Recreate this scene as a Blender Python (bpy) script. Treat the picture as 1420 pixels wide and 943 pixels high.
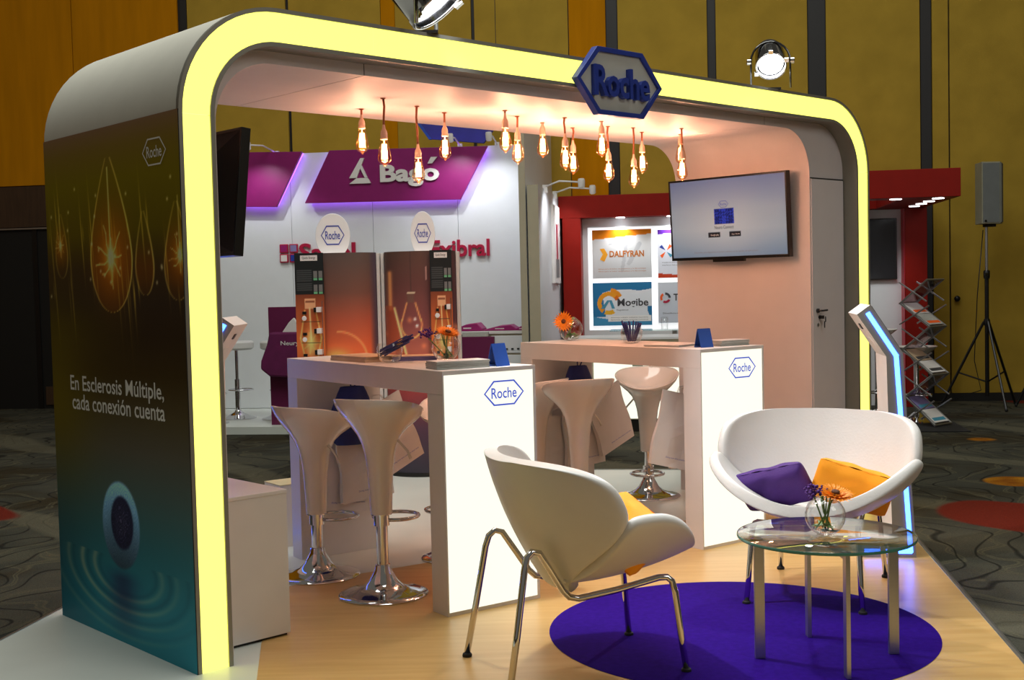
import bpy, bmesh, math, random
import numpy as np
from mathutils import Vector, Matrix
R = math.radians
PI = math.pi
random.seed(7)
for o in list(bpy.data.objects): bpy.data.objects.remove(o)
S = bpy.context.scene
COL = S.collection

# ------------------------------------------------------------ camera, world, exposure
FPX, PITCH, ROLL, CAMH = 1671.58, .0464, -.0234, 1.4111
cam = bpy.data.cameras.new('camera'); cam.sensor_width = 36; cam.lens = FPX/1420*36; cam.clip_end = 200
camo = bpy.data.objects.new('camera', cam); COL.objects.link(camo)
camo.matrix_world = Matrix.Translation((0, 0, CAMH)) @ Matrix.Rotation(PI/2-PITCH, 4, 'X') @ Matrix.Rotation(ROLL, 4, 'Z')
S.camera = camo
S.view_settings.view_transform = 'Standard'; S.view_settings.look = 'None'
S.view_settings.gamma = 1; S.view_settings.use_curve_mapping = False
S.view_settings.exposure = 0.1
S.cycles.use_denoising = True
S.cycles.max_bounces = 8; S.cycles.transparent_max_bounces = 16
S.cycles.caustics_reflective = False; S.cycles.caustics_refractive = False
S.cycles.sample_clamp_indirect = 4
W = bpy.data.worlds.new('hall_ambient'); S.world = W; W.use_nodes = True
W.node_tree.nodes['Background'].inputs[0].default_value = (1.0, .93, .78, 1)
W.node_tree.nodes['Background'].inputs[1].default_value = .115

def light(name, typ, loc, power, color=(1, 1, 1), size=.05, target=None, spot=None, blend=.5, sizey=None):
    l = bpy.data.lights.new(name, typ); l.energy = power; l.color = color
    if typ == 'AREA':
        l.size = size
        if sizey: l.shape = 'RECTANGLE'; l.size_y = sizey
    else: l.shadow_soft_size = size
    if typ == 'SPOT': l.spot_size = spot; l.spot_blend = blend
    o = bpy.data.objects.new(name, l); COL.objects.link(o); o.location = loc
    if target is not None:
        o.rotation_euler = (Vector(target)-Vector(loc)).to_track_quat('-Z', 'Y').to_euler()
    return o
# the hall's own ceiling washers, high above the frame
light('hall_ceiling_washer', 'AREA', (3.5, 9.5, 6.5), 8, (1, .88, .62), 6, (3.0, 14, 2.0), sizey=1)
light('hall_ceiling_washer', 'AREA', (-5.5, 10.5, 6.5), 14, (1, .80, .45), 6, (-6.5, 15.2, 3.0), sizey=1)
light('hall_ceiling_light', 'AREA', (5.5, 0.5, 5.5), 85, (1, .95, .88), 3, (1.5, 5.5, 1.0))
light('hall_ceiling_light', 'AREA', (-.3, 6.0, 9.0), 540, (.97, 1.0, .93), 6, (-.3, 6.0, 0))

# ------------------------------------------------------------ frames
AYAW = .752; AO = Vector((-1.1825, 4.3783, 0))            # the arch
HYAW = -R(8.5); HO = Vector((5.16, 13.6, 0))                # the hall wall; local -y points into the hall
def aw(x, y, z): return AO + Vector((x*math.cos(AYAW)-y*math.sin(AYAW), x*math.sin(AYAW)+y*math.cos(AYAW), z))
def hw(u, d, z): # u along the wall, d metres in front of it
    c, s = math.cos(HYAW), math.sin(HYAW)
    return HO + Vector((u*c+d*s, u*s-d*c, z))

# ------------------------------------------------------------ materials
def lin(c):
    c = [v/255 for v in c]
    return tuple(v/12.92 if v <= .04045 else ((v+.055)/1.055)**2.4 for v in c)
MATS = {}
def mat(name, rgb=(200, 200, 200), rough=.5, metal=0, spec=.5, var=.06, scale=8, bump=0, bscale=60, emit=None, estr=0, coat=0, stretch=None, trans=0):
    m = bpy.data.materials.new(name); m.use_nodes = True; nt = m.node_tree; b = nt.nodes['Principled BSDF']
    c = lin(rgb); b.inputs['Roughness'].default_value = rough; b.inputs['Metallic'].default_value = metal
    b.inputs['Specular IOR Level'].default_value = spec; b.inputs['Coat Weight'].default_value = coat
    tc = nt.nodes.new('ShaderNodeTexCoord'); src = tc.outputs['Object']
    if stretch:
        mp = nt.nodes.new('ShaderNodeMapping'); mp.inputs['Scale'].default_value = stretch
        nt.links.new(src, mp.inputs[0]); src = mp.outputs[0]
    n = nt.nodes.new('ShaderNodeTexNoise'); n.inputs['Scale'].default_value = scale; n.inputs['Detail'].default_value = 4
    nt.links.new(src, n.inputs['Vector'])
    r = nt.nodes.new('ShaderNodeValToRGB')
    r.color_ramp.elements[0].position = .3; r.color_ramp.elements[1].position = .7
    r.color_ramp.elements[0].color = (*[v*(1-var) for v in c], 1); r.color_ramp.elements[1].color = (*[min(1, v*(1+var)) for v in c], 1)
    nt.links.new(n.outputs[0], r.inputs[0]); nt.links.new(r.outputs[0], b.inputs['Base Color'])
    if bump:
        n2 = nt.nodes.new('ShaderNodeTexNoise'); n2.inputs['Scale'].default_value = bscale; nt.links.new(src, n2.inputs['Vector'])
        bp = nt.nodes.new('ShaderNodeBump'); bp.inputs['Strength'].default_value = bump; bp.inputs['Distance'].default_value = .01
        nt.links.new(n2.outputs[0], bp.inputs['Height']); nt.links.new(bp.outputs[0], b.inputs['Normal'])
    if emit:
        b.inputs['Emission Color'].default_value = (*emit, 1); b.inputs['Emission Strength'].default_value = estr
    MATS[name] = m
    return m
def glass(name, tint=(1, 1, 1), fac=.05, rough=0.0, edge=.6, gloss=(1, 1, 1), power=2.2):
    m = bpy.data.materials.new(name); m.use_nodes = True; nt = m.node_tree; nt.nodes.clear()
    out = nt.nodes.new('ShaderNodeOutputMaterial'); mix = nt.nodes.new('ShaderNodeMixShader')
    t = nt.nodes.new('ShaderNodeBsdfTransparent'); t.inputs[0].default_value = (*tint, 1)
    g = nt.nodes.new('ShaderNodeBsdfGlossy'); g.inputs['Roughness'].default_value = rough
    g.inputs[0].default_value = (*gloss, 1)
    f = nt.nodes.new('ShaderNodeLayerWeight'); f.inputs[0].default_value = .5
    p = nt.nodes.new('ShaderNodeMath'); p.operation = 'POWER'; p.inputs[1].default_value = power
    a = nt.nodes.new('ShaderNodeMath'); a.operation = 'MULTIPLY_ADD'; a.inputs[1].default_value = edge; a.inputs[2].default_value = fac; a.use_clamp = True
    nt.links.new(f.outputs['Facing'], p.inputs[0]); nt.links.new(p.outputs[0], a.inputs[0]); nt.links.new(a.outputs[0], mix.inputs[0])
    nt.links.new(t.outputs[0], mix.inputs[1]); nt.links.new(g.outputs[0], mix.inputs[2]); nt.links.new(mix.outputs[0], out.inputs[0])
    MATS[name] = m; return m
def printmat(name, rough=.5, emit=0, spec=.5, coat=0):
    m = bpy.data.materials.new(name); m.use_nodes = True; nt = m.node_tree; b = nt.nodes['Principled BSDF']
    a = nt.nodes.new('ShaderNodeVertexColor'); a.layer_name = 'Col'
    nt.links.new(a.outputs[0], b.inputs['Base Color']); b.inputs['Roughness'].default_value = rough
    b.inputs['Specular IOR Level'].default_value = spec; b.inputs['Coat Weight'].default_value = coat
    if emit:
        nt.links.new(a.outputs[0], b.inputs['Emission Color']); b.inputs['Emission Strength'].default_value = emit
    MATS[name] = m; return m

mat('shell', (226, 224, 212), .45, var=.02)
mat('discwhite', (248, 249, 252), .5, var=.01)
mat('white', (226, 224, 222), .35, var=.015)
mat('counter', (222, 218, 214), .4, var=.02)
mat('liner', (224, 216, 216), .5, var=.02)
mat('trim', (140, 138, 128), .4, .3, var=.04)
mat('aluminium', (176, 178, 180), .32, .9, var=.04, stretch=(1, 1, 30))
mat('chrome', (215, 215, 218), .06, 1.0, var=.01)
mat('darkchrome', (120, 120, 122), .1, 1.0, var=.02)
mat('black', (14, 14, 15), .35, var=.1)
mat('blackmatte', (16, 16, 17), .8, var=.1)
mat('rubber', (24, 24, 26), .7)
mat('screwgrey', (70, 70, 74), .4, .6)
mat('yellow', (150, 150, 70), .4, emit=(1.0, .98, .165), estr=1.6, var=.02)
mat('panel', (120, 122, 112), .4, emit=(1.0, 1.0, .84), estr=.97, var=.01)
mat('logolit', (30, 40, 120), .5, var=.02, emit=(.05, .09, .48), estr=1.0)
mat('logoblue', (66, 84, 178), .5, var=.02)
mat('signblue', (34, 58, 150), .4, var=.04)
mat('signface', (196, 198, 190), .5, var=.02)
mat('palelogo', (248, 246, 238), .5, var=.02)
mat('leather', (218, 217, 214), .42, bump=.06, bscale=90, var=.02)
mat('leatherwarm', (222, 216, 204), .42, bump=.06, bscale=90, var=.02)
mat('abs', (226, 220, 214), .12, coat=.5, var=.01)
mat('purplecloth', (64, 24, 112), .75, bump=.12, bscale=120, var=.08)
mat('orangecloth', (252, 158, 10), .75, bump=.1, bscale=120, var=.05)
mat('rug', (44, 14, 122), .95, spec=.05, bump=.25, bscale=400, var=.12, scale=40)
mat('tealedge', (70, 130, 120), .1, var=.02)
mat('copperwire', (150, 84, 48), .5, var=.1)
mat('socket', (226, 190, 168), .45, var=.05)
mat('filament', (255, 200, 120), .5, emit=(1.0, .70, .36), estr=7)
mat('ledblue', (150, 200, 255), .5, emit=(.02, .11, 1.0), estr=13)
mat('ledpurple', (170, 90, 255), .5, emit=(.42, .12, 1.0), estr=2.6)
mat('lampglow', (255, 255, 255), .5, emit=(.93, .96, 1.0), estr=14)
mat('downlight', (255, 255, 255), .5, emit=(.95, .97, 1.0), estr=6)
mat('bagblue', (28, 44, 120), .6, var=.2, bump=.3, bscale=18)
mat('cardblue', (30, 74, 160), .5)
mat('paper', (226, 222, 220), .6, var=.03)
mat('paperedge', (176, 176, 170), .7, var=.25, scale=30, stretch=(1, 1, 40))
mat('brochure', (196, 170, 140), .5, var=.12)
mat('brochurepurple', (130, 120, 170), .5, var=.2)
mat('carton', (206, 196, 160), .7, var=.06)
mat('magenta', (150, 24, 104), .5, var=.05)
mat('headerpurple', (132, 22, 100), .4, var=.06)
mat('maroon', (98, 12, 66), .55, var=.05)
mat('maroonbag', (100, 16, 76), .75, var=.15, bump=.3, bscale=10)
mat('crimson', (172, 22, 62), .4)
mat('bagowall', (222, 226, 230), .4, var=.015)
mat('redpaint', (136, 18, 6), .5, spec=.2, var=.05)
mat('pinkred', (200, 40, 60), .4)
mat('beige', (170, 164, 142), .6, var=.03)
mat('greyscreen', (40, 40, 44), .15)
mat('orangeprint', (244, 96, 30), .5)
mat('greenprint', (150, 170, 150), .5)
mat('darktext', (60, 62, 68), .5)
mat('browntext', (190, 108, 30), .5)
mat('goldprint', (244, 166, 30), .5)
mat('tealprint', (70, 150, 180), .5)
mat('bluebanner', (48, 50, 140), .6, var=.1)
mat('speakergrille', (112, 116, 116), .7, bump=.3, bscale=300)
mat('speakerbody', (150, 148, 128), .5)
mat('petal', (250, 150, 14), .55, var=.1, scale=30)
mat('petalcore', (84, 44, 12), .8)
mat('purpleflower', (84, 36, 130), .7, var=.2)
mat('leaf', (104, 138, 58), .5, var=.25)
mat('penblue', (34, 32, 100), .35)
mat('gold', (214, 170, 90), .3, .8)
mat('plugwhite', (240, 240, 242), .4)
mat('greenicon', (110, 190, 140), .5)
mat('greytext', (120, 122, 124), .6)
glass('glass', (.97, .98, .98), .06, edge=1.0)
glass('tableglass', (.88, .94, .92), .16, edge=.7, power=3)
glass('bulbglass', (1.0, .86, .70), .04, edge=.9, gloss=(1.0, .62, .36))
glass('acrylic', (.72, .66, .72), .10)
printmat('print', .5, spec=.18); printmat('printgloss', .25); printmat('screenprint', .12, emit=.5, coat=.5)

def wood_material():
    m = bpy.data.materials.new('maple_laminate'); m.use_nodes = True; nt = m.node_tree; b = nt.nodes['Principled BSDF']
    tc = nt.nodes.new('ShaderNodeTexCoord'); mp = nt.nodes.new('ShaderNodeMapping')
    mp.inputs['Scale'].default_value = (1.2, 14, 1); mp.inputs['Rotation'].default_value = (0, 0, R(-4))
    nt.links.new(tc.outputs['Object'], mp.inputs[0])
    n = nt.nodes.new('ShaderNodeTexNoise'); n.inputs['Scale'].default_value = 1.6; n.inputs['Detail'].default_value = 8; n.inputs['Roughness'].default_value = .6
    nt.links.new(mp.outputs[0], n.inputs['Vector'])
    r = nt.nodes.new('ShaderNodeValToRGB'); e = r.color_ramp.elements
    e[0].position = .25; e[0].color = (*lin((198, 154, 90)), 1); e[1].position = .75; e[1].color = (*lin((216, 178, 116)), 1)
    nt.links.new(n.outputs[0], r.inputs[0]); nt.links.new(r.outputs[0], b.inputs['Base Color']); b.inputs['Roughness'].default_value = .33
    MATS['maple'] = m
wood_material()
def carpet_material():
    m = bpy.data.materials.new('patterned_carpet'); m.use_nodes = True; nt = m.node_tree; b = nt.nodes['Principled BSDF']
    b.inputs['Roughness'].default_value = .95; b.inputs['Specular IOR Level'].default_value = .1
    N = lambda t: nt.nodes.new(t); L = nt.links.new
    tc = N('ShaderNodeTexCoord'); P = tc.outputs['Object']
    def ramp(src, stops, const=False):
        r = N('ShaderNodeValToRGB'); r.color_ramp.interpolation = 'CONSTANT' if const else 'LINEAR'
        e = r.color_ramp.elements
        while len(e) < len(stops): e.new(.5)
        for el, (p, c) in zip(e, stops): el.position = p; el.color = (*c, 1)
        L(src, r.inputs[0]); return r.outputs[0]
    def noise(sc, det=3, dist=0):
        n = N('ShaderNodeTexNoise'); n.inputs['Scale'].default_value = sc; n.inputs['Detail'].default_value = det; n.inputs['Distortion'].default_value = dist
        L(P, n.inputs['Vector']); return n.outputs[0]
    def mix(f, a, c):
        x = N('ShaderNodeMix'); x.data_type = 'RGBA'; L(f, x.inputs[0]); L(a, x.inputs[6]); L(c, x.inputs[7]); return x.outputs[2]
    def const(c):
        x = N('ShaderNodeRGB'); x.outputs[0].default_value = (*c, 1); return x.outputs[0]
    base = ramp(noise(1.1, 3), [(.35, lin((52, 46, 32))), (.5, lin((62, 62, 54))), (.65, lin((76, 74, 62)))])
    w = N('ShaderNodeTexWave'); w.inputs['Scale'].default_value = .8; w.inputs['Distortion'].default_value = 16; w.inputs['Detail'].default_value = 2; w.inputs['Detail Scale'].default_value = 1.6
    L(P, w.inputs['Vector'])
    curls = ramp(w.outputs[1], [(0, (0, 0, 0)), (.9, (0, 0, 0)), (.96, (.8, .8, .8)), (1, (.2, .2, .2))])
    base = mix(curls, base, const(lin((88, 84, 66))))
    w2 = N('ShaderNodeTexWave'); w2.inputs['Scale'].default_value = 1.3; w2.inputs['Distortion'].default_value = 22; w2.inputs['Detail'].default_value = 1
    L(P, w2.inputs['Vector'])
    base = mix(ramp(w2.outputs[1], [(0, (.8, .8, .8)), (.05, (0, 0, 0)), (1, (0, 0, 0))]), base, const(lin((22, 22, 20))))
    st = N('ShaderNodeTexWave'); st.inputs['Scale'].default_value = .22; st.inputs['Distortion'].default_value = 3; st.bands_direction = 'DIAGONAL'
    L(P, st.inputs['Vector'])
    base = mix(ramp(st.outputs[1], [(0, (0, 0, 0)), (.93, (0, 0, 0)), (.97, (.5, .5, .5)), (1, (.5, .5, .5))]), base, const(lin((104, 100, 82))))
    red = ramp(noise(.45, 1, .4), [(0, (0, 0, 0)), (.655, (0, 0, 0)), (.665, (1, 1, 1)), (1, (1, 1, 1))])
    base = mix(red, base, const(lin((104, 34, 22))))
    v = N('ShaderNodeTexVoronoi'); v.inputs['Scale'].default_value = .75; v.inputs['Randomness'].default_value = .9; L(P, v.inputs['Vector'])
    spot = ramp(v.outputs['Distance'], [(0, (1, 1, 1)), (.15, (1, 1, 1)), (.17, (0, 0, 0)), (1, (0, 0, 0))])
    oc = ramp(noise(6), [(.3, lin((120, 64, 12))), (.7, lin((168, 112, 22)))])
    base = mix(spot, base, oc)
    pile = noise(160, 2)
    mm = N('ShaderNodeMix'); mm.data_type = 'RGBA'; mm.blend_type = 'MULTIPLY'; mm.inputs[0].default_value = .5
    L(base, mm.inputs[6]); L(ramp(pile, [(.3, (.4, .4, .4)), (.7, (1.3, 1.3, 1.3))]), mm.inputs[7])
    L(mm.outputs[2], b.inputs['Base Color'])
    bp = N('ShaderNodeBump'); bp.inputs['Strength'].default_value = .3; bp.inputs['Distance'].default_value = .01
    L(pile, bp.inputs['Height']); L(bp.outputs[0], b.inputs['Normal'])
    MATS['carpet'] = m
carpet_material()
mat('fabricwall', (172, 142, 56), .95, spec=.05, var=.10, scale=3, bump=.15, bscale=200)
mat('fabricwarm', (186, 122, 10), .95, spec=.05, var=.10, scale=3, bump=.15, bscale=200, stretch=(3, 3, .3))
mat('battendark', (24, 23, 26), .5)
mat('darkwood', (62, 42, 26), .5, var=.2, stretch=(6, 6, .5))
mat('blackdoor', (8, 7, 6), .6)
mat('baseboard', (14, 12, 10), .6)

# ------------------------------------------------------------ mesh builder
class MB:
    def __init__(s): s.v = []; s.f = []
    def add(s, vs, fs):
        b = len(s.v); s.v += [tuple(p) for p in vs]; s.f += [tuple(i+b for i in f) for f in fs]; return s
    def box(s, x0, x1, y0, y1, z0, z1):
        return s.add([(x0, y0, z0), (x1, y0, z0), (x1, y1, z0), (x0, y1, z0), (x0, y0, z1), (x1, y0, z1), (x1, y1, z1), (x0, y1, z1)],
                     [(3, 2, 1, 0), (4, 5, 6, 7), (0, 1, 5, 4), (1, 2, 6, 5), (2, 3, 7, 6), (3, 0, 4, 7)])
    def obox(s, c, ex, ey, ez):   # oriented box: centre and three half-vectors
        c, ex, ey, ez = map(Vector, (c, ex, ey, ez))
        vs = [c+a*ex+b*ey+d*ez for d in (-1, 1) for (a, b) in ((-1, -1), (1, -1), (1, 1), (-1, 1))]
        return s.add(vs, [(3, 2, 1, 0), (4, 5, 6, 7), (0, 1, 5, 4), (1, 2, 6, 5), (2, 3, 7, 6), (3, 0, 4, 7)])
    def prism(s, poly, a0, a1, axis='z'):
        n = len(poly)
        def P(p, a): return {'z': (p[0], p[1], a), 'y': (p[0], a, p[1]), 'x': (a, p[0], p[1])}[axis]
        vs = [P(p, a0) for p in poly]+[P(p, a1) for p in poly]
        return s.add(vs, [tuple(range(n-1, -1, -1)), tuple(range(n, 2*n))]+[(i, (i+1) % n, n+(i+1) % n, n+i) for i in range(n)])
    def frame(s, outer, inner, a0, a1, axis='y'):   # ring between two polygons of equal count, extruded
        n = len(outer)
        def P(p, a): return {'z': (p[0], p[1], a), 'y': (p[0], a, p[1]), 'x': (a, p[0], p[1])}[axis]
        vs = [P(p, a) for a in (a0, a1) for q in (outer, inner) for p in q]; fs = []
        for i in range(n):
            j = (i+1) % n
            fs += [(i, j, n+j, n+i), (2*n+j, 2*n+i, 3*n+i, 3*n+j), (j, i, 2*n+i, 2*n+j), (n+i, n+j, 3*n+j, 3*n+i)]
        return s.add(vs, fs)
    def tube(s, pts, r, n=8, closed=False):
        pts = [Vector(p) for p in pts]; m = len(pts); rs = r if isinstance(r, (list, tuple)) else [r]*m
        rings = []; up = None
        for i, p in enumerate(pts):
            a = pts[(i-1) % m] if closed or i > 0 else p; b = pts[(i+1) % m] if closed or i < m-1 else p
            t = (b-a).normalized()
            if up is None:
                up = Vector((0, 0, 1)) if abs(t.z) < .9 else Vector((1, 0, 0))
            up = (up-t*up.dot(t)).normalized(); sd = t.cross(up)
            rings.append([p+(up*math.cos(2*PI*k/n)+sd*math.sin(2*PI*k/n))*rs[i] for k in range(n)])
        vs = [q for g in rings for q in g]; fs = []
        for i in range(m if closed else m-1):
            j = (i+1) % m
            fs += [(i*n+k, i*n+(k+1) % n, j*n+(k+1) % n, j*n+k) for k in range(n)]
        if not closed: fs += [tuple(range(n-1, -1, -1)), tuple((m-1)*n+k for k in range(n))]
        return s.add(vs, fs)
    def lathe(s, prof, n=24, c=(0, 0, 0), axis=None, cap=True):
        c = Vector(c); q = Vector((0, 0, 1)).rotation_difference(Vector(axis).normalized()) if axis is not None else None
        vs = []; m = len(prof)
        for r, z in prof:
            for k in range(n):
                p = Vector((r*math.cos(2*PI*k/n), r*math.sin(2*PI*k/n), z))
                vs.append(c+(q @ p if q else p))
        fs = [(i*n+k, i*n+(k+1) % n, (i+1)*n+(k+1) % n, (i+1)*n+k) for i in range(m-1) for k in range(n)]
        if cap: fs += [tuple(range(n-1, -1, -1)), tuple((m-1)*n+k for k in range(n))]
        return s.add(vs, fs)
    def ball(s, c, r, n=10, sc=(1, 1, 1)):
        m = n//2+1; c = Vector(c)
        vs = [c+Vector((0, 0, -r*sc[2]))]+[c+Vector((r*math.sin(PI*i/m)*math.cos(2*PI*k/n)*sc[0], r*math.sin(PI*i/m)*math.sin(2*PI*k/n)*sc[1], -r*math.cos(PI*i/m)*sc[2])) for i in range(1, m) for k in range(n)]+[c+Vector((0, 0, r*sc[2]))]
        fs = [(0, 1+(k+1) % n, 1+k) for k in range(n)]
        for i in range(m-2): fs += [(1+i*n+k, 1+i*n+(k+1) % n, 1+(i+1)*n+(k+1) % n, 1+(i+1)*n+k) for k in range(n)]
        t = len(vs)-1; b = 1+(m-2)*n
        fs += [(b+k, b+(k+1) % n, t) for k in range(n)]
        return s.add(vs, fs)
    def grid(s, P):
        nr, nc = len(P), len(P[0])
        return s.add([p for r in P for p in r], [(i*nc+j, i*nc+j+1, (i+1)*nc+j+1, (i+1)*nc+j) for i in range(nr-1) for j in range(nc-1)])
    def build(s, name, m, parent=None, smooth=False, bevel=0, fix=True, sub=0, solid=0, angle=40):
        me = bpy.data.meshes.new(name); me.from_pydata(s.v, [], s.f)
        if fix:
            bm = bmesh.new(); bm.from_mesh(me); bmesh.ops.recalc_face_normals(bm, faces=bm.faces); bm.to_mesh(me); bm.free()
        me.materials.append(MATS[m])
        if smooth:
            me.polygons.foreach_set('use_smooth', [True]*len(me.polygons))
            if smooth == 'auto': me.set_sharp_from_angle(angle=R(angle))
        o = bpy.data.objects.new(name, me); COL.objects.link(o)
        if parent: o.parent = parent
        if solid:
            q = o.modifiers.new('s', 'SOLIDIFY'); q.thickness = solid; q.offset = -1
        if bevel:
            q = o.modifiers.new('b', 'BEVEL'); q.width = bevel; q.segments = 2; q.limit_method = 'ANGLE'; q.angle_limit = R(40)
        if sub:
            q = o.modifiers.new('u', 'SUBSURF'); q.levels = sub; q.render_levels = sub
        return o
def tag(o, label=None, cat=None, group=None, kind=None):
    if label: o['label'] = label
    if cat: o['category'] = cat
    if group: o['group'] = group
    if kind: o['kind'] = kind
    return o
def thing(name, label, cat, loc=(0, 0, 0), rz=0, group=None):
    o = bpy.data.objects.new(name, None); COL.objects.link(o); o.empty_display_size = .1
    o.location = loc; o.rotation_euler = (0, 0, rz)
    return tag(o, label, cat, group)
def copy_tree(o, parent=None):
    c = o.copy(); COL.objects.link(c); c.parent = parent
    for ch in list(o.children):
        if ch != c: copy_tree(ch, c)
    return c

_txt = {}
def text_geo(body, bold=0.0, spacing=1.0):
    k = (body, bold, spacing)
    if k not in _txt:
        cu = bpy.data.curves.new('t', 'FONT'); cu.body = body; cu.size = 1; cu.offset = bold; cu.resolution_u = 3; cu.space_character = spacing
        o = bpy.data.objects.new('t', cu); COL.objects.link(o)
        dg = bpy.context.evaluated_depsgraph_get(); dg.update()
        me = bpy.data.meshes.new_from_object(o.evaluated_get(dg))
        v = np.array([x.co[:] for x in me.vertices]); f = [tuple(p.vertices) for p in me.polygons]
        bpy.data.objects.remove(o); bpy.data.meshes.remove(me)
        _txt[k] = (v, f)
    return _txt[k]
def text_part(name, body, m, parent, org, ux, uy, w, h=None, depth=0, bold=0.0, align='c', spacing=1.0, lift=0, split=False):
    """lettering fitted into width w (and height h); org is the centre (or left baseline with align 'l')"""
    v, f = text_geo(body, bold, spacing)
    x0, x1, y0, y1 = v[:, 0].min(), v[:, 0].max(), v[:, 1].min(), v[:, 1].max()
    sx = w/(x1-x0); sy = h/(y1-y0) if h else sx
    X = (v[:, 0]-(x0+x1)/2)*sx; Y = (v[:, 1]-(y0+y1)/2)*sy
    if split:   # one object per letter: join faces into islands, islands sharing an x-range into letters
        par = list(range(len(v)))
        def root(i):
            while par[i] != i: par[i] = par[par[i]]; i = par[i]
            return i
        for p in f:
            for i in p[1:]: par[root(i)] = root(p[0])
        isl = {}
        for p in f: isl.setdefault(root(p[0]), []).append(p)
        rng = sorted([[min(X[i] for p in ps for i in p), max(X[i] for p in ps for i in p), ps] for ps in isl.values()], key=lambda r: r[0])
        lets = []
        for r in rng:
            if lets and r[0] < lets[-1][1]-.4*(r[1]-r[0]): lets[-1][1] = max(lets[-1][1], r[1]); lets[-1][2] = lets[-1][2]+r[2]
            else: lets.append(r)
        sets = [l[2] for l in lets]
    else: sets = [f]
    fall = f
    org, ux, uy = Vector(org), Vector(ux).normalized(), Vector(uy).normalized(); nz = ux.cross(uy)
    for f in sets:
      used = sorted({i for p in f for i in p}); ren = {i: k for k, i in enumerate(used)}
      f = [tuple(ren[i] for i in p) for p in f]; Xs, Ys = X[used], Y[used]
      b = MB(); n = len(used)
      front = [org+ux*a+uy*c+nz*(depth+lift) for a, c in zip(Xs, Ys)]
      if not depth: b.add(front, f)
      else:
        back = [org+ux*a+uy*c+nz*lift for a, c in zip(Xs, Ys)]
        from collections import Counter
        ec = Counter()
        for p in f:
            for i in range(len(p)): ec[tuple(sorted((p[i], p[(i+1) % len(p)])))] += 1
        sides = []
        for p in f:
            for i in range(len(p)):
                a, c = p[i], p[(i+1) % len(p)]
                if ec[tuple(sorted((a, c)))] == 1: sides.append((c, a, a+n, c+n))
        b.add(front+back, list(f)+sides)
      last = b.build(name, m, parent, fix=False)
    return last
def hexagon(w, h, cut=.27): # elongated hexagon, points left and right
    return [(-w/2, 0), (-w/2+cut*w, -h/2), (w/2-cut*w, -h/2), (w/2, 0), (w/2-cut*w, h/2), (-w/2+cut*w, h/2)]
def hexlogo(parent, org, ux, uy, w, h, m, line=.05, depth=0.0, lift=.0008, tm=None, cut=.24, tw=.63, th=.43):
    org, ux, uy = Vector(org), Vector(ux).normalized(), Vector(uy).normalized(); nz = ux.cross(uy)
    o, i = hexagon(w, h, cut), hexagon(w*(1-line*1.6), h*(1-line*2.6), cut)
    T = lambda p, d: org+ux*p[0]+uy*p[1]+nz*d
    b = MB(); n = 6
    vs = [T(p, lift+depth) for p in o]+[T(p, lift+depth) for p in i]
    fs = [(k, (k+1) % n, n+(k+1) % n, n+k) for k in range(n)]
    if depth:
        vs += [T(p, lift) for p in o]+[T(p, lift) for p in i]
        fs += [((k+1) % n, k, 2*n+k, 2*n+(k+1) % n) for k in range(n)]+[(n+k, n+(k+1) % n, 3*n+(k+1) % n, 3*n+k) for k in range(n)]
    a = b.add(vs, fs).build('logo_outline', m, parent, fix=False)
    t = text_part('logo_lettering', 'Roche', tm or m, parent, org, ux, uy, w*tw, h*th, depth=depth, bold=.012, lift=lift)
    return a, t

def srgb2lin(c): c = np.clip(c, 0, 1); return np.where(c <= .04045, c/12.92, ((c+.055)/1.055)**2.4)
def print_part(name, parent, func, nx, ny, m='print', org=None, ux=None, uy=None, surf=None, gain=1):
    """a printed sheet: a fine grid whose colours come from func(U, V) (0-255)"""
    U, V = np.meshgrid(np.linspace(0, 1, nx+1), np.linspace(0, 1, ny+1))
    if surf is None:
        org, ux, uy = np.array(org, float), np.array(ux, float), np.array(uy, float)
        P = org+U[..., None]*ux+V[..., None]*uy
    else: P = surf(U, V)
    C = np.stack(np.broadcast_arrays(*func(U, V)), -1)
    me = bpy.data.meshes.new(name)
    idx = np.arange((nx+1)*(ny+1)).reshape(ny+1, nx+1)
    q = np.stack([idx[:-1, :-1], idx[:-1, 1:], idx[1:, 1:], idx[1:, :-1]], -1).reshape(-1, 4)
    me.vertices.add(P.shape[0]*P.shape[1]); me.vertices.foreach_set('co', P.reshape(-1).astype(np.float32))
    me.loops.add(q.size); me.loops.foreach_set('vertex_index', q.reshape(-1).astype(np.int32))
    me.polygons.add(len(q)); me.polygons.foreach_set('loop_start', np.arange(0, q.size, 4, dtype=np.int32))
    me.update(calc_edges=True); me.validate()
    ca = me.color_attributes.new('Col', 'FLOAT_COLOR', 'POINT')
    rgba = np.ones((C.shape[0]*C.shape[1], 4), np.float32); rgba[:, :3] = np.clip(srgb2lin(C.reshape(-1, 3)/255)*gain, 0, .9)
    ca.data.foreach_set('color', rgba.reshape(-1))
    me.materials.append(MATS[m]); me.polygons.foreach_set('use_smooth', [True]*len(me.polygons))
    o = bpy.data.objects.new(name, me); COL.objects.link(o)
    if parent: o.parent = parent
    return o
# small raster-art helpers for the prints
def blend(img, c, a):
    return [i*(1-a)+k*a for i, k in zip(img, c)]
def glow(d, w): return np.exp(-(d/w)**2)
def seg_dist(X, Y, x0, y0, x1, y1):
    dx, dy = x1-x0, y1-y0; t = np.clip(((X-x0)*dx+(Y-y0)*dy)/(dx*dx+dy*dy+1e-12), 0, 1)
    return np.hypot(X-x0-t*dx, Y-y0-t*dy)
def stops(V, ps):
    xs = [p for p, _ in ps]
    return [np.interp(V, xs, [c[k] for _, c in ps]) for k in range(3)]

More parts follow.
